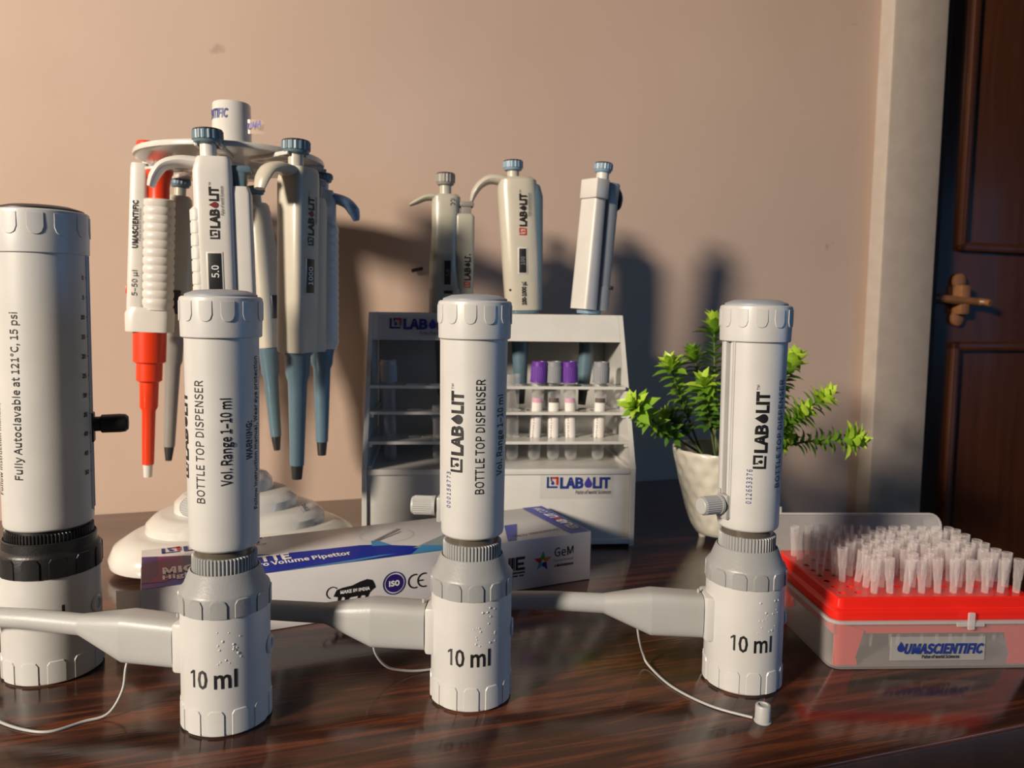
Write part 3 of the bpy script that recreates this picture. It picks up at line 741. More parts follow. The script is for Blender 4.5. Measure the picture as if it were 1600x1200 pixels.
# label on the front of the tub
lab = on_plane((.053, -.0010, .0092), (1, 0, 0), (0, .04, 1))
MB().box(.042, .110, -.0006, -.0002, .0072, .0240).build('clear_label', M['label_clear'], tbx, 0)
fl2 = on_plane((.0475, -.0012, .0125), (1, 0, 0), (0, 0, 1))
q = P2(); q.text('UMASCIENTIFIC', .004, 0, .0066, width=.0575, bold=.035, shear=.25); q.drop(.0015, .0010, .0075); q.build('label_lettering', M['blue_ink'], tbx, fl2)
P2().text('Pulse of world Sciences', .017, -.0036, .0024, width=.027, bold=.02).build('tagline', M['ink'], tbx, fl2)
# open lid leaning back behind the box
LT = Matrix.Translation((0, D_ + .004, H_)) @ Matrix.Rotation(R(-8), 4, 'X')
mb = MB(); LH = .0420
def lrect(x0, x1, z0, z1, r, y, n=5):
    return [Vector((p.x, y, p.y)) for p in rrect(x0, x1, z0, z1, r, 0, n)]
rg = [lrect(0, W_, .0, LH, .010, 0), lrect(.0015, W_ - .0015, .0015, LH - .0015, .009, .020), lrect(.0030, W_ - .0030, .0030, LH - .003, .008, .0195), lrect(.0015, W_ - .0015, .0012, LH - .0015, .009, 0)]
mb.rings([[LT @ p for p in r_] for r_ in rg], True, True); mb.build('lid', M['lid'], tbx, 40)
mb = MB(); pts = [LT @ p for p in lrect(0, W_, 0, LH, .010, -.0004)]; pts.append(pts[0]); mb.tube(pts, .0011, 6); mb.tube([LT @ Vector((.012, 0, LH)), LT @ Vector((.012, 0, LH + .006))], .0012, 6)
mb.build('lid_rim', M['lid'], tbx, 40)
# pipette tips
tipm = MB().lathe([(.00095, -.0385), (.0016, -.012), (.0024, 0), (.00275, .010), (.00300, .0175), (.0036, .0180), (.0038, .0245), (.0037, .0246), (.0034, .0246), (.0031, .0190), (.0026, .0160), (.0021, 0), (.0012, -.03)], 14, cap0=False, cap1=False)
# ribs along the shoulder
for k in range(6):
    a = k * PI / 3; c, s_ = math.cos(a), math.sin(a)
    tipm.tube([(.00285 * c, .00285 * s_, .010), (.0034 * c, .0034 * s_, .0178)], .00035, 4)
gone = {(0, 0), (1, 0), (0, 1), (1, 1), (0, 2), (4, 1), (7, 1), (9, 1), (6, 2), (2, 5), (8, 4)}
proto = None
T0 = Matrix.Translation((TBX, TBY, 0)) @ Matrix.Rotation(TBA, 4, 'Z')
for j in range(8):
    for i in range(12):
        if (i, j) in gone: continue
        ords = ('first', 'second', 'third', 'fourth', 'fifth', 'sixth', 'seventh', 'eighth', 'ninth', 'tenth', 'eleventh', 'twelfth')
        row_ = ('front row', 'second row from the front', 'third row from the front', 'fourth row from the front', 'fourth row from the back', 'third row from the back', 'second row from the back', 'back row')[j]
        lab_ = 'clear pipette tip in the %s, %s hole from the left' % (row_, ords[i])
        if proto is None:
            o = proto = tipm.build('pipette_tip', M['tip'], smooth=50)
            tag(o, 'clear plastic pipette tip standing in a hole of the red tray', 'pipette tip', 'clear tips standing in the red tray')
        else:
            o = proto.copy(); C.objects.link(o)
        o['label'] = lab_
        o.matrix_world = T0 @ Matrix.Translation((X0 + PX * i, Y0 + PY * j, ZT + rnd.uniform(-.001, .0006))) @ Matrix.Rotation(rnd.gauss(0, .045), 4, 'X') @ Matrix.Rotation(rnd.gauss(.0, .06), 4, 'Y')

# ---------------------------------------------------------------- tube rack
RX, RY, RA = .1308, .7905, math.atan2(.0263, .278)
rk = thing('tube_rack', 'white acrylic tube and pipette rack with slanted sides behind the box', 'rack', (RX, RY, 0), RA)
RW = .282; ZB, ZTOP, DTOP, DBACK = .082, .2405, .076, .150
def yf(z): return 0 if z <= ZB else (z - ZB) / (ZTOP - ZB) * DTOP
def plate(mb, x0, x1, y0, y1, z0, z1, holes, n=20):
    """plate with round holes in a row; holes: list of (cx, cy, r)"""
    holes = sorted(holes); v = []
    cuts = [x0] + [(holes[i][0] + holes[i + 1][0]) / 2 for i in range(len(holes) - 1)] + [x1]
    for (cx, cy, r), a0, a1 in zip(holes, cuts[:-1], cuts[1:]):
        for zz, flip in ((z1, False), (z0, True)):
            vv = []; ff_ = []
            for k in range(n):
                a = 2 * PI * (k + .5) / n; c, s_ = math.cos(a), math.sin(a)
                tx = ((a1 - cx) / c if c > 0 else (a0 - cx) / c) if abs(c) > 1e-6 else 1e9
                ty = ((y1 - cy) / s_ if s_ > 0 else (y0 - cy) / s_) if abs(s_) > 1e-6 else 1e9
                tt = min(tx, ty); vv += [(cx + tt * c, cy + tt * s_, zz), (cx + r * c, cy + r * s_, zz)]
            for k in range(n):
                q = (k + 1) % n; ff_.append((2 * k, 2 * q, 2 * q + 1, 2 * k + 1))
            # cell corners
            ang = [math.atan2(vv[2 * k][1] - cy, vv[2 * k][0] - cx) % (2 * PI) for k in range(n)]
            for px, py in ((a0, y0), (a1, y0), (a1, y1), (a0, y1)):
                ac = math.atan2(py - cy, px - cx) % (2 * PI)
                k = max(range(n), key=lambda i: ang[i] if ang[i] <= ac else ang[i] - 2 * PI - 10)
                vv.append((px, py, zz)); ff_.append((2 * k, len(vv) - 1, 2 * ((k + 1) % n)))
            mb.add(vv, ff_)
        rs = [[(cx + r * math.cos(2 * PI * (k + .5) / n), cy + r * math.sin(2 * PI * (k + .5) / n), zz) for k in range(n)] for zz in (z0, z1)]
        mb.rings(rs, False, False)
    for (a, b, c, d) in ((x0, x1, y0, y0), (x0, x1, y1, y1)): mb.add([(a, c, z0), (b, c, z0), (b, c, z1), (a, c, z1)], [(0, 1, 2, 3)])
    for xx in (x0, x1): mb.add([(xx, y0, z0), (xx, y1, z0), (xx, y1, z1), (xx, y0, z1)], [(0, 1, 2, 3)])
    return mb
for k, xx in enumerate((-RW, -.005)):
    pr = [(0, 0), (DBACK, 0), (DBACK, ZTOP), (DTOP, ZTOP), (0, ZB)]
    v = [(xx, a, b) for a, b in pr] + [(xx + .005, a, b) for a, b in pr]
    MB().add(v, [(0, 1, 2, 3, 4), (9, 8, 7, 6, 5)] + [(i, (i + 1) % 5, 5 + (i + 1) % 5, 5 + i) for i in range(5)]).build('side_panel', M['acrylic'], rk, 0)
xi0, xi1 = -RW + .0052, -.0052
MB().box(xi0, xi1, .0035, .0075, .002, ZB - .006, .0004).build('front_panel', M['acrylic'], rk, 30)
MB().box(xi0, xi1, DBACK - .004, DBACK, .002, ZTOP - .005, .0004).build('back_panel', M['acrylic'], rk, 30)
# top fascia follows the slope
a0, a1 = yf(.211), yf(ZTOP - .0005)
MB().add([(xi0, a0, .211), (xi1, a0, .211), (xi1, a1, ZTOP - .0005), (xi0, a1, ZTOP - .0005), (xi0, a0 + .004, .211), (xi1, a0 + .004, .211), (xi1, a1 + .004, ZTOP - .0005), (xi0, a1 + .004, ZTOP - .0005)],
         [(0, 1, 2, 3), (7, 6, 5, 4), (0, 4, 5, 1), (1, 5, 6, 2), (2, 6, 7, 3), (3, 7, 4, 0)]).build('top_fascia', M['acrylic'], rk, 0)
PIPX = [-.1997, -.1134, -.0315]; PIPY = .106
plate(MB(), xi0, xi1, a1 + .0045, DBACK - .0045, ZTOP - .005, ZTOP, [(x_, PIPY, .0125) for x_ in PIPX]).build('top_plate', M['acrylic'], rk, 30)
TUBX = [-.2560, -.2295, -.2045, -.1770, -.1505, -.1258, -.1020, -.0810, -.0611, -.0317]
TUBY = .044
def shelf(z, nm, depth, y0=None, hole=.0082):
    f0 = yf(z) + .001 if y0 is None else y0
    plate(MB(), xi0, xi1, f0, f0 + depth, z - .003, z, [(x_, TUBY, hole) for x_ in TUBX]).build(nm, M['acrylic'], rk, 30)
shelf(.1645, 'upper_shelf', .030, .032, .0108); shelf(.1375, 'middle_shelf', .036, None, .0096); shelf(.1085, 'lower_shelf', .050)
MB().box(xi0, xi1, .001, DBACK - .0045, ZB - .0058, ZB, .0004).build('deck', M['acrylic'], rk, 30)
MB().box(xi0, xi1, .0002, .0032, .002, .008, .0004).build('foot_strip', M['acrylic'], rk, 30)
for k, xx in enumerate((xi0, xi1 - .004)):       # inner rails holding the shelves
    for z in (.1375, .1085, ZB + .006): MB().box(xx, xx + .004, yf(z) + .002, DBACK - .005, z - .0062, z - .0032, .0003).build('shelf_rail', M['acrylic'], rk, 0)
sl = Vector((0, DTOP, ZTOP - ZB)).normalized()
sn = Vector((0, -sl.z, sl.y))
MB().add([Vector((-.272, a0, .2115)) + sn * .0002 + d for d in (Vector((0, 0, 0)), Vector((.092, 0, 0)), Vector((.092, 0, 0)) + sl * .029, sl * .029)], [(0, 1, 2, 3)]).build('clear_label', M['label_clear'], rk, 0)
logo(rk, on_plane(Vector((-.2590, a0, .2115)) + sl * .0125 + sn * .0005, (1, 0, 0), sl), .0112, ink='blue_ink', accent='blue_ink', accent2='violet_ink', tm=False, tagline=True)
MB().add([(-.100, .0032, .050), (-.022, .0032, .050), (-.022, .0032, .0755), (-.100, .0032, .0755)], [(0, 1, 2, 3)]).build('clear_label', M['label_clear'], rk, 0)
logo(rk, on_plane((-.0930, .0029, .0615), (1, 0, 0), (0, 0, 1)), .0105, ink='blue_ink', accent='blue_ink', accent2='violet_ink', tm=False, tagline=True)
for (ox, oz, k) in ((-.2590, None, .0112), (-.0930, .0615, .0105)):   # red half of the square marks
    h = k * 1.12; t_ = h * .17
    q = P2().rect(h * .45, h - t_, h, h).rect(h - t_, t_ * 1.7, h, h)
    q.build('logo_mark', M['red_ink'], rk, on_plane(Vector((ox, a0, .2115)) + sl * .0125 + sn * .0008, (1, 0, 0), sl) if oz is None else on_plane((ox, .0026, oz), (1, 0, 0), (0, 0, 1)))

RT = Matrix.Translation((RX, RY, 0)) @ Matrix.Rotation(RA, 4, 'Z')
def test_tube(x, capm, label, cap=True, L=.104, frosted=False, band=None, name='test_tube', lean=0):
    t = thing(name, label, 'test tube', group='tubes standing in the rack')
    t.matrix_world = RT @ Matrix.Translation((x, TUBY, ZB + .0003)) @ Matrix.Rotation(lean, 4, 'Y')
    r = .0068
    pr = [(.0006, 0), (.0030, .0005), (.0050, .0018), (.0063, .004), (r, .0068), (r, L), (r - .0007, L), (r - .0008, .0068), (.0048, .0032), (.0006, .0012)]
    MB().lathe(pr, 24, cap0=False, cap1=False).build('glass_body', M['tub'] if frosted else M['glass'], t, 50)
    if not cap:
        MB().lathe([(r - .001, L - .016), (r + .0011, L - .016), (r + .0011, L), (r - .0008, L), (r - .0008, L - .001)], 24, cap0=False, cap1=False).build('rim_collar', M['glass'], t, 40)
    if cap:
        g = gear(.0090, .0003, 30, L - .0175, L - .001, cham=.0002)
        g.lathe([(.0092, L - .0185), (.0092, L - .0165)], 30); g.lathe([(.0086, L - .001), (.0086, L + .0036), (.0078, L + .0042), (.0060, L + .0042), (.0055, L + .002), (.0003, L + .002)], 30)
        g.build('cap', M[capm], t, 30)
    if band:
        n = 20
        def strip(z0, z1, rr_):
            rs = [[(rr_ * math.cos(a), rr_ * math.sin(a), z) for a in [R(-150 + 100 * i / n) for i in range(n + 1)]] for z in (z0, z1)]
            return MB().rings(rs, False, False, closed=False)
        strip(.0200, .0640, r + .00025).build('paper_label', M['paper'], t, 60)
        strip(.0640, .0690, r + .0003).build('label_band', M[band], t, 60)
        q = P2().text('EDTA K3 2 ml', 0, 0, .0018, width=.022).text('Name', 0, .0045, .0016).text('...............', .006, .0045, .0018)
        q.build('label_lettering', M['ink'], t, on_cyl_up(r + .0005, R(-112), .026), .03, .002)
    return t
test_tube(TUBX[0], 'cap_grey', 'frosted tube with ribbed grey cap standing alone at the rack\'s left end', frosted=True, lean=R(-1.5))
test_tube(TUBX[2], 'cap_grey', 'capless frosted tube behind the middle dispenser', cap=False, L=.060, frosted=True)
test_tube(TUBX[5], None, 'open clear glass tube without cap, left of the purple capped tubes', cap=False, L=.094)
test_tube(TUBX[6], 'purple', 'left purple capped blood tube with pink banded label', band='pink', lean=R(2.6))
test_tube(TUBX[7], 'cap_grey', 'grey capped labelled tube between the two purple capped tubes', band='brown')
test_tube(TUBX[8], 'purple', 'right purple capped blood tube with pink banded label', band='pink', lean=R(-2.0))
test_tube(TUBX[9], 'cap_grey', 'grey capped labelled tube at the rack\'s right end', band='brown', lean=R(1.2))

# ---------------------------------------------------------------- pipettes
def button(t, x, z0, z1, zt, r, rp, mat, pm, top=None):
    MB().lathe([(rp, z0), (rp, z1 + .001)], 24, cx=x).build('plunger', M[pm], t, 40)
    g = gear(r, .0006, 18, z1 + .0035, zt - .001, cx=x, cham=.0004); g.lathe([(rp + .001, z1), (r - .0015, z1 + .001), (r - .0008, z1 + .0036)], 28, cx=x)
    b_ = g.build('button', M[mat], t, 30)
    MB().lathe([(r - .0004, zt - .0012), (r - .0008, zt), (r * .8, zt + .0006), (r * .7, zt - .0002), (.0004, zt - .0004)], 28, cx=x).build('button_top', M[top or 'dark'], b_, 30)
def shaft(t, prof, mat, tipp, tipm_, cx=0, cy=0):
    MB().lathe(prof, 28, cx=cx, cy=cy).build('shaft', M[mat], t, 35)
    MB().lathe(tipp, 20, cx=cx, cy=cy).build('tip_cone', M[tipm_], t, 35)
def window(t, x0, x1, y, z0, z1, digits, border='pip_white', dm='white_ink'):
    MB().box(x0 - .0012, x1 + .0016, y - .0004, y + .004, z0 - .0014, z1 + .0014, .0005).build('window_frame', M[border], t, 30)
    MB().box(x0, x1, y - .0009, y + .003, z0, z1, .0002).build('display', M['dark'], t, 30)
    P2().text(digits, 0, 0, (x1 - x0) * .55, align='c').build('digits', M[dm], t, on_plane(((x0 + x1) / 2 + (x1 - x0) * .30, y - .0011, (z0 + z1) / 2), (0, 0, 1), (-1, 0, 0)))
def place(top, bot, rz):
    top, bot = Vector(top), Vector(bot); zv = (top - bot).normalized()
    xv = Vector((math.cos(rz), math.sin(rz), 0)); xv = (xv - zv * xv.dot(zv)).normalized(); yv = zv.cross(xv)
    mt = Matrix((xv, yv, zv)).transposed().to_4x4(); mt.translation = top; return mt
def hookpath(mb, pts, th, wd, seg=14):
    P = [Vector((a, 0, b)) for a, b in pts]; sm = []; tt = []; ww = []
    for i in range(len(P) - 1):
        p0, p1, p2, p3 = P[max(i - 1, 0)], P[i], P[i + 1], P[min(i + 2, len(P) - 1)]
        for k in range(5):
            q = k / 5; sm.append(.5 * ((2 * p1) + (-p0 + p2) * q + (2 * p0 - 5 * p1 + 4 * p2 - p3) * q * q + (-p0 + 3 * p1 - 3 * p2 + p3) * q ** 3))
            tt.append(th[i] + (th[i + 1] - th[i]) * q); ww.append(wd[i] + (wd[i + 1] - wd[i]) * q)
    sm.append(P[-1]); tt.append(th[-1]); ww.append(wd[-1])
    return mb.tube(sm, tt, seg, ww, (0, 1, 0))

def pip_classic(label, mt, body='pip_white', digits='5.0', group='pipettes hanging on the round stand', hook=True, decal=True, sh='slate', shl=.105, ribs=True, hk=1.0):
    t = thing('pipette', label, 'pipette', mat=mt, group=group)
    button(t, 0, -.002, .0115, .0235, .0128, .0068, 'slate', body)
    mb = MB().loft([(-.166, .004, 0, .0150, .0130, 5), (-.164, .004, 0, .0158, .0138, 5), (-.012, .0035, 0, .0160, .0140, 5), (-.003, .0045, 0, .0145, .0135, 5), (0, .0045, 0, .0130, .0120, 5)], 32)
    if hook: hookpath(mb, [(.004, -.0065), (-.010, -.0045), (-.024 * hk, -.0035), (-.036 * hk, -.0070), (-.043 * hk, -.0155), (-.0465 * hk, -.0250)], [.0060, .0056, .0050, .0046, .0044, .0030], [.0115, .0110, .0100, .0090, .0080, .0055])
    mb.build('body', M[body], t, 35)
    if ribs:
        secs = [(-.164, -.0080, 0, .0050, .0120, 3)]
        for k in range(11):
            z = -.161 + k * .0107; secs += [(z + .0003, -.0089, 0, .0067, .0128, 3), (z + .0010, -.0092, 0, .0071, .0131, 3), (z + .0096, -.0092, 0, .0071, .0131, 3), (z + .0103, -.0089, 0, .0067, .0128, 3)]
        secs.append((-.040, -.0070, 0, .0050, .0115, 3))
        MB().loft(secs, 24).build('grip', M[body], t, 25)
    ej = MB().loft([(-.166, .0245, .001, .0098, .0105, 6), (-.030, .0240, .001, .0098, .0105, 6), (-.024, .0235, .001, .0085, .0098, 5)], 24); ej.build('ejector', M[body], t, 35)
    e2 = MB().loft([(-.0245, .0245, .001, .0055, .0070, 4), (-.012, .0250, .001, .0060, .0080, 4)], 20); e2.box(.0155, .0345, -.0075, .0095, -.0125, -.0060, .0022); e2.build('ejector_button', M['slate'], t, 35)
    window(t, -.0020, .0085, -.0140, -.1115, -.0810, digits, body)
    if decal: logo(t, on_plane((.0080, -.0143, -.0690), (0, 0, 1), (-1, 0, 0)), .0068, accent='ink', accent2='dark_red', tagline=True)
    shaft(t, [(.0140, -.166), (.0140, -.1665), (.0115, -.170), (.0110, -.186), (.0088, -.193), (.0083, -.205), (.0064, -.166 - shl)], sh, [(.0056, -.166 - shl + .001), (.0056, -.166 - shl - .002), (.0046, -.166 - shl - .013), (.0036, -.166 - shl - .013)], 'dark', .004)
    return t

def pip_red(label, mt):
    t = thing('pipette', label, 'pipette', mat=mt, group='pipettes hanging on the round stand')
    MB().lathe([(.0066, -.004), (.0066, .0115)], 24, cx=-.002).build('plunger', M['pip_white'], t, 40)
    MB().lathe([(.0098, .0115), (.0104, .0125), (.0104, .0195), (.0095, .0210), (.0005, .0212)], 28, cx=-.004).build('button', M['red'], t, 35)
    mb = MB().loft([(-.157, .000, 0, .0205, .0145, 4), (-.140, .000, 0, .0210, .0150, 4), (-.134, .001, 0, .0190, .0140, 4)], 28)
    mb.loft([(-.136, -.0115, .002, .0085, .0120, 4), (-.004, -.0095, .002, .0085, .0120, 4), (0, -.0095, .002, .0078, .0112, 4)], 24)
    mb.build('body', M['pip_white'], t, 35)
    g = MB(); prof = [(-.136, .0128)]
    for k in range(13):
        z = -.133 + k * .0078; prof += [(z, .0127), (z + .0022, .0137), (z + .0062, .0137)]
    prof += [(-.0320, .0122)]
    g.loft([(z, .0075, -.003, r_, r_, 2.3) for z, r_ in prof], 28); g.build('ribbed_grip', M['pip_white'], t, 50)
    MB().lathe([(.0092, -.034), (.0092, -.020), (.0104, -.012), (.0122, -.0075), (.0122, -.0055), (.004, -.0055)], 28, cx=.0070, cy=-.003).build('finger_flange', M['red'], t, 35)
    MB().box(-.0212, -.0195, -.004, .004, -.122, -.114, .0008).build('side_pin', M['red'], t, 30)
    P2().text('UMASCIENTIFIC', 0, 0, .0046, width=.0445, bold=.03).build('lettering', M['ink'], t, on_plane((-.0095, -.0104, -.0790), (0, 0, 1), (-1, 0, 0)))
    P2().text('Pulse of world Sciences', 0, 0, .0016, width=.030).build('tagline', M['ink'], t, on_plane((-.0070, -.0104, -.0720), (0, 0, 1), (-1, 0, 0)))
    P2().text('5\u201350 \u00b5l', 0, 0, .0046, width=.0240).build('lettering', M['ink'], t, on_plane((-.0095, -.0104, -.1235), (0, 0, 1), (-1, 0, 0)))
    shaft(t, [(.0150, -.157), (.0150, -.1575), (.0147, -.186), (.0118, -.1875), (.0116, -.204), (.0086, -.206), (.0082, -.230), (.0062, -.2335), (.0054, -.286)], 'red', [(.0044, -.285), (.0044, -.287), (.0038, -.2985), (.003, -.2985)], 'pip_white')
    return t

def pip_ribbed(label, mt):
    t = thing('pipette', label, 'pipette', mat=mt, group='pipettes hanging on the round stand')
    button(t, 0, -.002, .0080, .0165, .0105, .0062, 'slate', 'pip_white')
    mb = MB().loft([(-.157, 0, 0, .0145, .0130, 4), (-.04, 0, 0, .0140, .0130, 4), (-.008, 0, 0, .0135, .0125, 4), (0, 0, 0, .011, .0105, 4)], 28); mb.build('body', M['pip_white'], t, 35)
    prof = [(-.156, .0125)]
    for k in range(15):
        z = -.153 + k * .0078; prof += [(z, .0136), (z + .0022, .0143), (z + .0062, .0143)]
    prof.append((-.034, .0130))
    MB().loft([(z, .0022, -.0015, r_, r_, 2.6) for z, r_ in prof], 24).build('ribbed_grip', M['pip_white'], t, 50)
    hk = hookpath(MB(), [(.002, -.0060), (.013, -.0070), (.024, -.0110), (.031, -.0190), (.0335, -.0280)], [.0050, .0052, .0055, .0060, .0030], [.010, .0105, .0110, .0095, .0045]); hk.build('finger_hook', M['hook_blue'], t, 50)
    shaft(t, [(.0125, -.157), (.0125, -.1585), (.0112, -.164), (.0108, -.172), (.0086, -.1775), (.0082, -.188), (.0062, -.252)], 'slate', [(.0052, -.251), (.0052, -.254), (.0042, -.266), (.0032, -.266)], 'dark')
    return t

def pip_plain(label, mt, body, sh, shl=.10, blen=.160, group='pipettes hanging on the round stand'):
    t = thing('pipette', label, 'pipette', mat=mt, group=group)
    button(t, 0, -.002, .0090, .0180, .0108, .0062, 'slate', body)
    mb = MB().loft([(-blen, 0, 0, .0130, .0125, 3), (-.12, .0015, 0, .0155, .0140, 3), (-.060, .0020, 0, .0165, .0145, 3), (-.01, 0, 0, .0135, .0130, 3), (-.003, 0, 0, .0125, .0120, 3), (0, 0, 0, .010, .010, 3)], 28)
    hookpath(mb, [(.004, -.0065), (-.010, -.0055), (-.022, -.0060), (-.032, -.0120), (-.036, -.0200)], [.0055, .0052, .0048, .0042, .0028], [.0110, .0105, .0095, .0080, .0050])
    mb.build('body', M[body], t, 40)
    MB().box(-.003, .006, -.0152, -.010, -.1280, -.1020, .0006).build('display', M['dark'], t, 30)
    shaft(t, [(.0125, -blen), (.0125, -blen - .004), (.0105, -blen - .010), (.0100, -blen - .028), (.0082, -blen - .033), (.0060, -blen - shl)], sh, [(.0052, -blen - shl + .001), (.0052, -blen - shl - .002), (.0034, -blen - shl - .016), (.0026, -blen - shl - .016)], 'dark')
    return t

# rack pipettes -------------------------------------------------------------------------
def rackpos(x, z, y=None): return RT @ Vector((x, PIPY if y is None else y, z))
def pip_slim(label, mt):                        # grey-topped pipette with thin straight hook
    t = thing('pipette', label, 'pipette', mat=mt, group='pipettes standing in the rack')
    button(t, 0, -.002, .0100, .0235, .0108, .0066, 'shaft_grey', 'pip_grey')
    mb = MB().loft([(-.132, .0, 0, .0180, .0155, 4), (-.106, .0, 0, .0178, .0155, 4), (-.104, .0, 0, .0168, .0145, 3.5), (-.080, -.0015, 0, .0160, .0142, 3), (-.040, .0, 0, .0150, .0140, 3), (-.012, .0005, 0, .0158, .0140, 3), (-.003, .0010, 0, .0160, .0130, 3), (0, .001, 0, .0125, .0100, 3)], 30)
    hookpath(mb, [(.004, -.0050), (-.012, -.0030), (-.022, -.0040), (-.032, -.0085), (-.040, -.0125)], [.0045, .0042, .0036, .0030, .0016], [.0110, .0105, .0090, .0070, .0035])
    mb.build('body', M['pip_grey'], t, 40)
    MB().loft([(-.132, .0225, .0005, .0098, .0115, 6), (-.070, .0225, .0005, .0100, .0118, 6), (-.068, .0220, .0005, .0110, .0122, 6), (-.024, .0220, .0005, .0108, .0122, 6), (-.0215, .0215, .0005, .0090, .0105, 6)], 24).build('ejector', M['pip_grey'], t, 35)
    MB().box(.0170, .0290, -.0065, .0075, -.0222, -.0130, .001).box(.0150, .0320, -.0085, .0095, -.0135, -.0075, .002).build('ejector_button', M['shaft_grey'], t, 30)
    window(t, -.0006, .0066, -.0146, -.1010, -.0745, '5.0', 'pip_grey', 'grey_ink')
    MB().box(-.0010, .0090, -.0162, -.0140, -.1112, -.1074, .0010).build('volume_lock', M['dark'], t, 30)
    logo(t, on_plane((.0285, -.0116, -.1040), (0, 0, 1), (-1, 0, 0)), .0062, accent='red_ink')
    q = P2(); q.ring(0, 0, .0018, .0024, 14, R(60), R(300)); q.ring(.0045, 0, .0018, .0024, 14, R(60), R(300)); q.build('ce_mark', M['ink'], t, on_plane((.0080, -.0142, -.0080), (0, 0, -1), (1, 0, 0)))
    shaft(t, [(.0125, -.132), (.0118, -.136), (.0105, -.160), (.0070, -.225)], 'shaft_grey', [(.0056, -.224), (.0044, -.240), (.0036, -.240)], 'dark')
    return t
def pip_tapered(label, mt):                     # big curved hook, dark blue back
    t = thing('pipette', label, 'pipette', mat=mt, group='pipettes standing in the rack')
    button(t, -.0060, -.002, .0090, .0205, .0115, .0068, 'slate_light', 'pip_cream')
    mb = MB().loft([(-.148, .0040, 0, .0195, .0165, 3), (-.146, .0040, 0, .0205, .0172, 3), (-.090, .0020, 0, .0220, .0180, 3), (-.012, -.0015, 0, .0225, .0178, 3), (-.002, -.0015, 0, .0215, .0165, 3), (.0015, -.0020, 0, .017, .0125, 3)], 32)
    hookpath(mb, [(-.004, -.0060), (-.020, -.0010), (-.033, -.0005), (-.043, -.0060), (-.0500, -.0150), (-.0535, -.0250)], [.0072, .0062, .0054, .0046, .0040, .0018], [.0130, .0120, .0105, .0090, .0075, .0040])
    mb.build('body', M['pip_cream'], t, 40)
    MB().loft([(-.148, .0170, .001, .0088, .0140, 3), (-.090, .0170, .001, .0098, .0150, 3), (-.020, .0170, .001, .0105, .0150, 3), (-.008, .0150, .001, .0095, .0130, 3), (-.004, .0120, .001, .0065, .0105, 3)], 24).build('back_shell', M['slate'], t, 40)
    window(t, -.0020, .0060, -.0180, -.1060, -.0790, '100', 'pip_white', 'grey_ink')
    logo(t, on_plane((.0065, -.0185, -.0640), (0, 0, 1), (-1, 0, 0)), .0072, accent='red_ink', tagline=True)
    P2().text('100-1000 \u00b5l', 0, 0, .0046, width=.0260, bold=.05).build('volume_lettering', M['ink'], t, on_plane((.0058, -.0176, -.1420), (0, 0, 1), (-1, 0, 0)))
    MB().lathe([(.0014, 0), (.0014, .0008), (.0002, .0008)], 12, axis((-.0120, -.0148, -.1250), (0, -1, 0))).build('pin_hole', M['dark'], t, 30)
    MB().loft([(-.1515, .005, 0, .0170, .0150, 3), (-.148, .005, 0, .0180, .0155, 3)], 24).build('lower_ring', M['slate'], t, 35)
    shaft(t, [(.0122, -.150), (.0120, -.156), (.0104, -.175), (.0074, -.238)], 'slate', [(.0060, -.237), (.0046, -.256), (.0036, -.256)], 'dark')
    return t
def pip_edge(label, mt):                        # seen from its narrow side: two long bars
    t = thing('pipette', label, 'pipette', mat=mt, group='pipettes standing in the rack')
    button(t, 0, -.002, .0105, .0215, .0108, .0072, 'slate_light', 'pip_white')
    MB().loft([(-.146, -.0105, 0, .0100, .0145, 6), (-.004, -.0105, 0, .0082, .0140, 6), (0, -.0105, 0, .0075, .0130, 6)], 24).box(-.0215, -.0022, -.0165, .0120, -.0210, .0010, .0015).build('body', M['pip_white'], t, 35)
    MB().loft([(-.146, .0098, .001, .0090, .0135, 6), (-.1185, .0098, .001, .0090, .0135, 6), (-.1180, .0098, .001, .0084, .0130, 6), (-.020, .0098, .001, .0086, .0130, 6), (-.002, .0098, .001, .0090, .0140, 6), (0, .0098, .001, .0080, .0130, 6)], 24).build('ejector', M['lightgrey'], t, 35)
    MB().loft([(-.108, .0188, .001, .0016, .0090, 5), (-.030, .0195, .001, .0016, .0090, 5)], 16).build('side_strip', M['slate'], t, 35)
    hookpath(MB(), [(.014, -.0040), (.020, -.0070), (.0245, -.0150), (.0240, -.0250), (.0180, -.0290)], [.0030, .0045, .0050, .0045, .0020], [.0080, .0095, .0095, .0080, .0050]).build('finger_hook', M['dark'], t, 50)
    MB().box(.0140, .0192, -.0150, -.0120, -.1212, -.1170, .0006).build('lock_pin', M['dark'], t, 30)
    MB().loft([(-.151, -.002, 0, .0125, .0125, 3), (-.146, -.002, 0, .0130, .0130, 3)], 20).build('lower_ring', M['slate_light'], t, 35)
    shaft(t, [(.0118, -.150), (.0115, -.158), (.0098, -.178), (.0070, -.240)], 'slate', [(.0056, -.239), (.0044, -.257), (.0036, -.257)], 'dark')
    return t
def rp(x, hgt, dx=0, rz=0):
    return place(rackpos(x + dx, ZTOP + .0004 + hgt), rackpos(x, ZTOP + .0004), RA + rz)
pip_slim('grey pipette with thin straight hook, leftmost of those in the white rack', rp(PIPX[0], .132))
pip_tapered('cream pipette with curved hook and dark blue back, middle of the white rack', rp(PIPX[1], .1516, -.004))
pip_edge('narrow pipette turned side-on with light blue button, right of the white rack', rp(PIPX[2], .1512, .0105, R(30)))

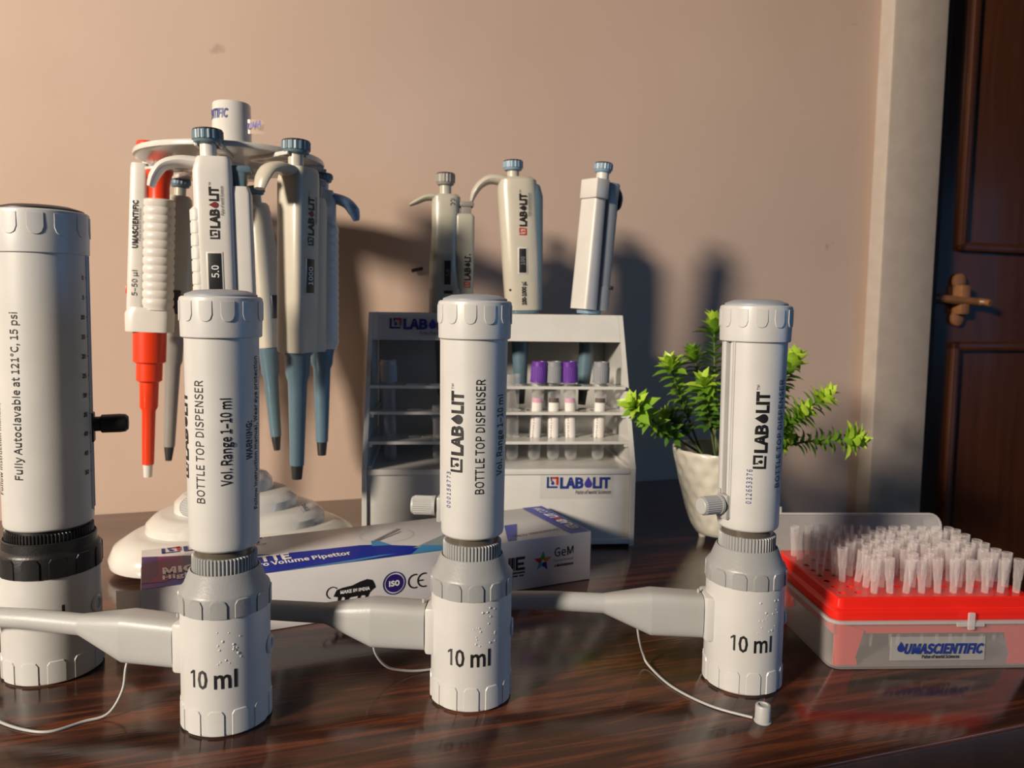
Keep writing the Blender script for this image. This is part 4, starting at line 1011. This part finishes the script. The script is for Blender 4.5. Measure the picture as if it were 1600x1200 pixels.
# ---------------------------------------------------------------- round pipette stand
SX, SY = -.277, .765
st_ = thing('pipette_stand', 'white carousel pipette stand with round disc and terraced three-lobed base', 'pipette stand', (SX, SY, 0))
LA = R(-127)
def lobes(k): return lambda a, z: 1 + k * math.cos(3 * (a - LA))
b = MB()
b.lathe([(.098, .002), (.104, .006), (.105, .012), (.101, .022), (.090, .029), (.084, .031)], 96, rfun=lobes(.175), cap1=True)
b.lathe([(.079, .026), (.078, .038), (.072, .044), (.064, .046)], 96, rfun=lobes(.14), cap1=True)
b.lathe([(.057, .042), (.056, .054), (.050, .060), (.043, .062)], 96, rfun=lobes(.09), cap1=True)
b.lathe([(.036, .058), (.035, .070), (.030, .076), (.018, .080), (.0135, .090)], 64, cap1=True)
b.build('base', M['stand_white'], st_, 40)
f_ = MB()
for k in range(3):
    a = LA + k * 2 * PI / 3; f_.lathe([(.009, 0), (.009, .004)], 20, cx=.095 * math.cos(a), cy=.095 * math.sin(a))
f_.build('rubber_feet', M['dark'], st_, 30)
MB().lathe([(.0115, .085), (.0115, .388)], 32).build('column', M['stand_white'], st_, 40)
ZD = .3835
MB().lathe([(.012, ZD), (.084, ZD), (.0875, ZD + .0012), (.0880, ZD + .0035), (.0870, ZD + .0060), (.080, ZD + .0068), (.012, ZD + .0075)], 96).build('disc', M['stand_white'], st_, 40)
MB().lathe([(.030, ZD + .006), (.026, ZD + .0105), (.0205, ZD + .0165), (.0185, ZD + .022), (.0178, ZD + .056), (.0168, ZD + .0575), (.0005, ZD + .0575)], 56).build('hub', M['stand_white'], st_, 40)
P2().text('UMASCIENTIFIC', 0, 0, .0080, width=.0490, align='r', bold=.03, shear=.12).build('hub_lettering', M['blue_ink'], st_, on_cyl(.0184, R(-80), ZD + .041), .0014)
tg = MB(); ta_ = R(8)
tgp = [(.0182 + k * .0032, .0004 * k * k) for k in range(5)]
rs = [[Vector((a * math.cos(ta_ - .5 + 0) + c * .6, a * math.sin(ta_ - .5) + c, ZD + .028 + z)) for a, c in tgp] for z in (0, .0135 )]
tg.rings(rs, False, False, closed=False); tg.build('peeling_label', M['tag'], st_, 60)
P2().text('UMA', 0, 0, .0058, bold=.02, shear=.2).build('label_lettering', M['violet_ink'], st_, on_plane((.0182 * math.cos(ta_ - .5) + .0006, .0182 * math.sin(ta_ - .5) - .0010, ZD + .0320), (math.cos(ta_ - .5), math.sin(ta_ - .5) + .05, .12), (0, 0, 1)))
# sticker on the right lobe
sa = R(-14); cs_, sn_ = math.cos(sa), math.sin(sa)
lu = Vector((-.62 * cs_, -.62 * sn_, .78)).normalized(); lv = Vector((sn_, -cs_, 0)); so = Vector((.0885 * cs_, .0885 * sn_, .0325))
P2().rect(-.002, -.009, .0255, .009).build('base_label', M['label_clear'], st_, on_plane(so, lu, lv))
P2().text('UMASCIENTIFIC', 0, -.0030, .0062, width=.0230, bold=.03).build('label_lettering', M['violet_ink'], st_, on_plane(so + Vector((cs_, sn_, .6)) * .0006, lu, lv))
PIPS = {  # world positions of body top and tip
 'A': ((-.3693, .795, .3866), (-.3808, .795, .0665)),
 'B': ((-.2605, .664, .3705), (-.2535, .664, .102)),
 'C': ((-.1965, .700, .3700), (-.2000, .700, .0918)),
 'D': ((-.1915, .775, .3605), (-.1928, .775, .0915)),
 'E': ((-.3654, .850, .3630), (-.3840, .850, .0629)),
 'F': ((-.2864, .862, .3580), (-.2653, .862, .0821))}
for k, (tp, bt) in PIPS.items():
    d = Vector((tp[0] - SX, tp[1] - SY, 0)); L = d.length; d.normalize(); s_ = Vector((-d.y, d.x, 0))
    T = Matrix((d, s_, Vector((0, 0, 1)))).transposed().to_4x4(); T.translation = (0, 0, 0)
    arms = MB().box(.045, L - .0085, -.0100, .0100, ZD - .0035, ZD + .0006, .0008, T)
    arms.box(L - .0105, L + .003, -.0110, -.0085, ZD - .0035, ZD, .0006, T); arms.box(L - .0105, L + .003, .0085, .0110, ZD - .0035, ZD, .0006, T)
    arms.build('holder_arm', M['stand_white'], st_, 30)
def pm(k, rz, s=1):
    return place(PIPS[k][0], PIPS[k][1], rz) @ Matrix.Scale(s, 4)
pip_red('white pipette with orange-red button and red shaft, leftmost on the round stand', pm('A', R(12), 1.08))
pip_classic('white pipette whose display reads 5.0, foremost on the round stand', pm('B', R(14)), 'pip_white', '5.0')
pip_classic('cream pipette with slate blue shaft on the front right of the round stand', pm('C', R(64)), 'pip_cream', '1000', sh='slate', ribs=False, hk=.95)
pip_ribbed('ribbed white pipette with a steel blue finger hook, rightmost on the round stand', pm('D', R(10)))
pip_plain('grey-green pipette with grey shaft behind the red one on the round stand', pm('E', R(20)), 'pip_grey', 'shaft_grey', .124, .153)
pip_plain('beige pipette at the back of the round stand, blue shaft leaning right', pm('F', R(60)), 'pip_cream', 'slate', .101, .160)

# ---------------------------------------------------------------- potted plant
PXY = (.2335, .8320)
pp = thing('potted_plant', 'small artificial green plant in a white dimpled pot behind the right dispenser', 'plant', (PXY[0], PXY[1], 0))
def dim(a, z):
    if z < .010: return 1
    row = z / .0135; ph = (int(row) % 2) * .5
    return 1 - .055 * max(0, math.sin(PI * (row % 1))) * max(0, math.cos((a * 16 / (2 * PI) + ph) * 2 * PI)) ** 1
prof = [(.0240, .004), (.0275, .005), (.0300, .009)] + [(.0300 + .0255 * (t_ ** .72), .009 + .088 * t_) for t_ in [i / 26 for i in range(1, 27)]] + [(.0548, .0985), (.0530, .0985), (.0515, .096), (.0440, .060)]
MB().lathe(prof, 96, rfun=dim).build('pot', M['pot'], pp, 60)
ft = MB()
for k in range(3): ft.lathe([(.004, 0), (.0055, .007)], 12, cx=.021 * math.cos(k * 2.1 + 3.3), cy=.021 * math.sin(k * 2.1 + 3.3))
ft.build('pot_feet', M['pot'], pp, 40)
MB().lathe([(.0008, .0835), (.030, .083), (.0495, .081)], 40, cap1=False).build('soil', M['soil'], pp, 40)
def leaf_mesh():
    rows = [(0, .14, 0), (.22, .42, -.02), (.45, .60, -.05), (.70, .46, -.11), (.88, .15, -.18), (1.0, 0.0, -.24)]
    v = []; f = []
    for y, w_, z in rows[:-1]: v += [(-w_ * .42, y, z + w_ * .16), (0, y, z), (w_ * .42, y, z + w_ * .16)]
    v.append((0, 1, -.24)); n = len(rows) - 1
    for i in range(n - 1):
        a = 3 * i; f += [(a, a + 1, a + 4, a + 3), (a + 1, a + 2, a + 5, a + 4)]
    a = 3 * (n - 1); f += [(a, a + 1, len(v) - 1), (a + 1, a + 2, len(v) - 1)]
    return v, f
LV, LF = leaf_mesh()
protos = {}
for k in ('leaf', 'leaf_dark', 'leaf_tip_lit'):
    me = bpy.data.meshes.new(k); me.from_pydata(LV, [], LF); me.polygons.foreach_set('use_smooth', [True] * len(me.polygons)); me.materials.append(M[k]); protos[k] = me
SPR = [((.2271, .868, .236), .9), ((.1699, .825, .190), .8), ((.1999, .795, .173), 1), ((.1235, .775, .151), .9), ((.1703, .835, .131), .7),
       ((.3150, .860, .196), 1), ((.3414, .830, .158), 1), ((.3832, .840, .108), .9), ((.3069, .805, .141), 1), ((.3060, .850, .108), .6),
       ((.2620, .875, .222), .8), ((.2720, .815, .185), .9), ((.2350, .785, .165), .9), ((.2050, .870, .200), .7)]
lr = random.Random(3); nleaf = 0; extra = MB(); extra2 = MB()
for si, (tip_, big_) in enumerate(SPR):
    tip_ = Vector(tip_) - Vector((PXY[0], PXY[1], 0))
    st0 = Vector((lr.uniform(-.022, .022), lr.uniform(-.022, .022), .084))
    st0.x = .5 * st0.x + .25 * max(-.08, min(.08, tip_.x)) * 1
    mid = st0 * .45 + tip_ * .55; mid.z += .012 if tip_.z < .15 else -.005
    pts = [st0 * (1 - q) ** 2 + mid * (2 * q * (1 - q)) + tip_ * q * q for q in [i / 9 for i in range(10)]]
    sp = MB().tube(pts, [.0016 - .0008 * i / 9 for i in range(10)], 6).build('sprig', M['stem'], pp, 60)
    nl, ntip = 62, 22
    for i in range(nl):
        is_tip = i >= nl - ntip; j = i - (nl - ntip)
        q = (.90 + .10 * j / ntip) if is_tip else .42 + .50 * i / (nl - ntip)
        k = min(8, int(q * 9)); loc = pts[k].lerp(pts[k + 1], min(1, q * 9 - k)); d = (pts[k + 1] - pts[k]).normalized()
        u = d.orthogonal().normalized(); w_ = d.cross(u); a = i * 2.39996 + lr.uniform(-.3, .3)
        rad = u * math.cos(a) + w_ * math.sin(a)
        e = (.80 - .62 * (j / ntip) if is_tip else .72) + lr.uniform(-.10, .10)
        yv = (rad * e + d * (1 - e) + Vector((0, 0, .06))).normalized()
        zv = (d - yv * d.dot(yv)); zv = zv.normalized() if zv.length > .01 else u
        xv = yv.cross(zv); L = (.0235 - .0090 * j / ntip if is_tip else .0165) * (.80 + .25 * big_) * lr.uniform(.85, 1.15)
        mt = Matrix((xv * L * (1.0 if is_tip else .85), yv * L, zv * L)).transposed().to_4x4(); mt.translation = loc
        right = tip_.x > .03  # light on right sprigs is painted in: all their tip leaves get bright green
        kind = 'leaf_dark' if q < .62 else ('leaf_tip_lit' if is_tip and (right or j > 6) else 'leaf')
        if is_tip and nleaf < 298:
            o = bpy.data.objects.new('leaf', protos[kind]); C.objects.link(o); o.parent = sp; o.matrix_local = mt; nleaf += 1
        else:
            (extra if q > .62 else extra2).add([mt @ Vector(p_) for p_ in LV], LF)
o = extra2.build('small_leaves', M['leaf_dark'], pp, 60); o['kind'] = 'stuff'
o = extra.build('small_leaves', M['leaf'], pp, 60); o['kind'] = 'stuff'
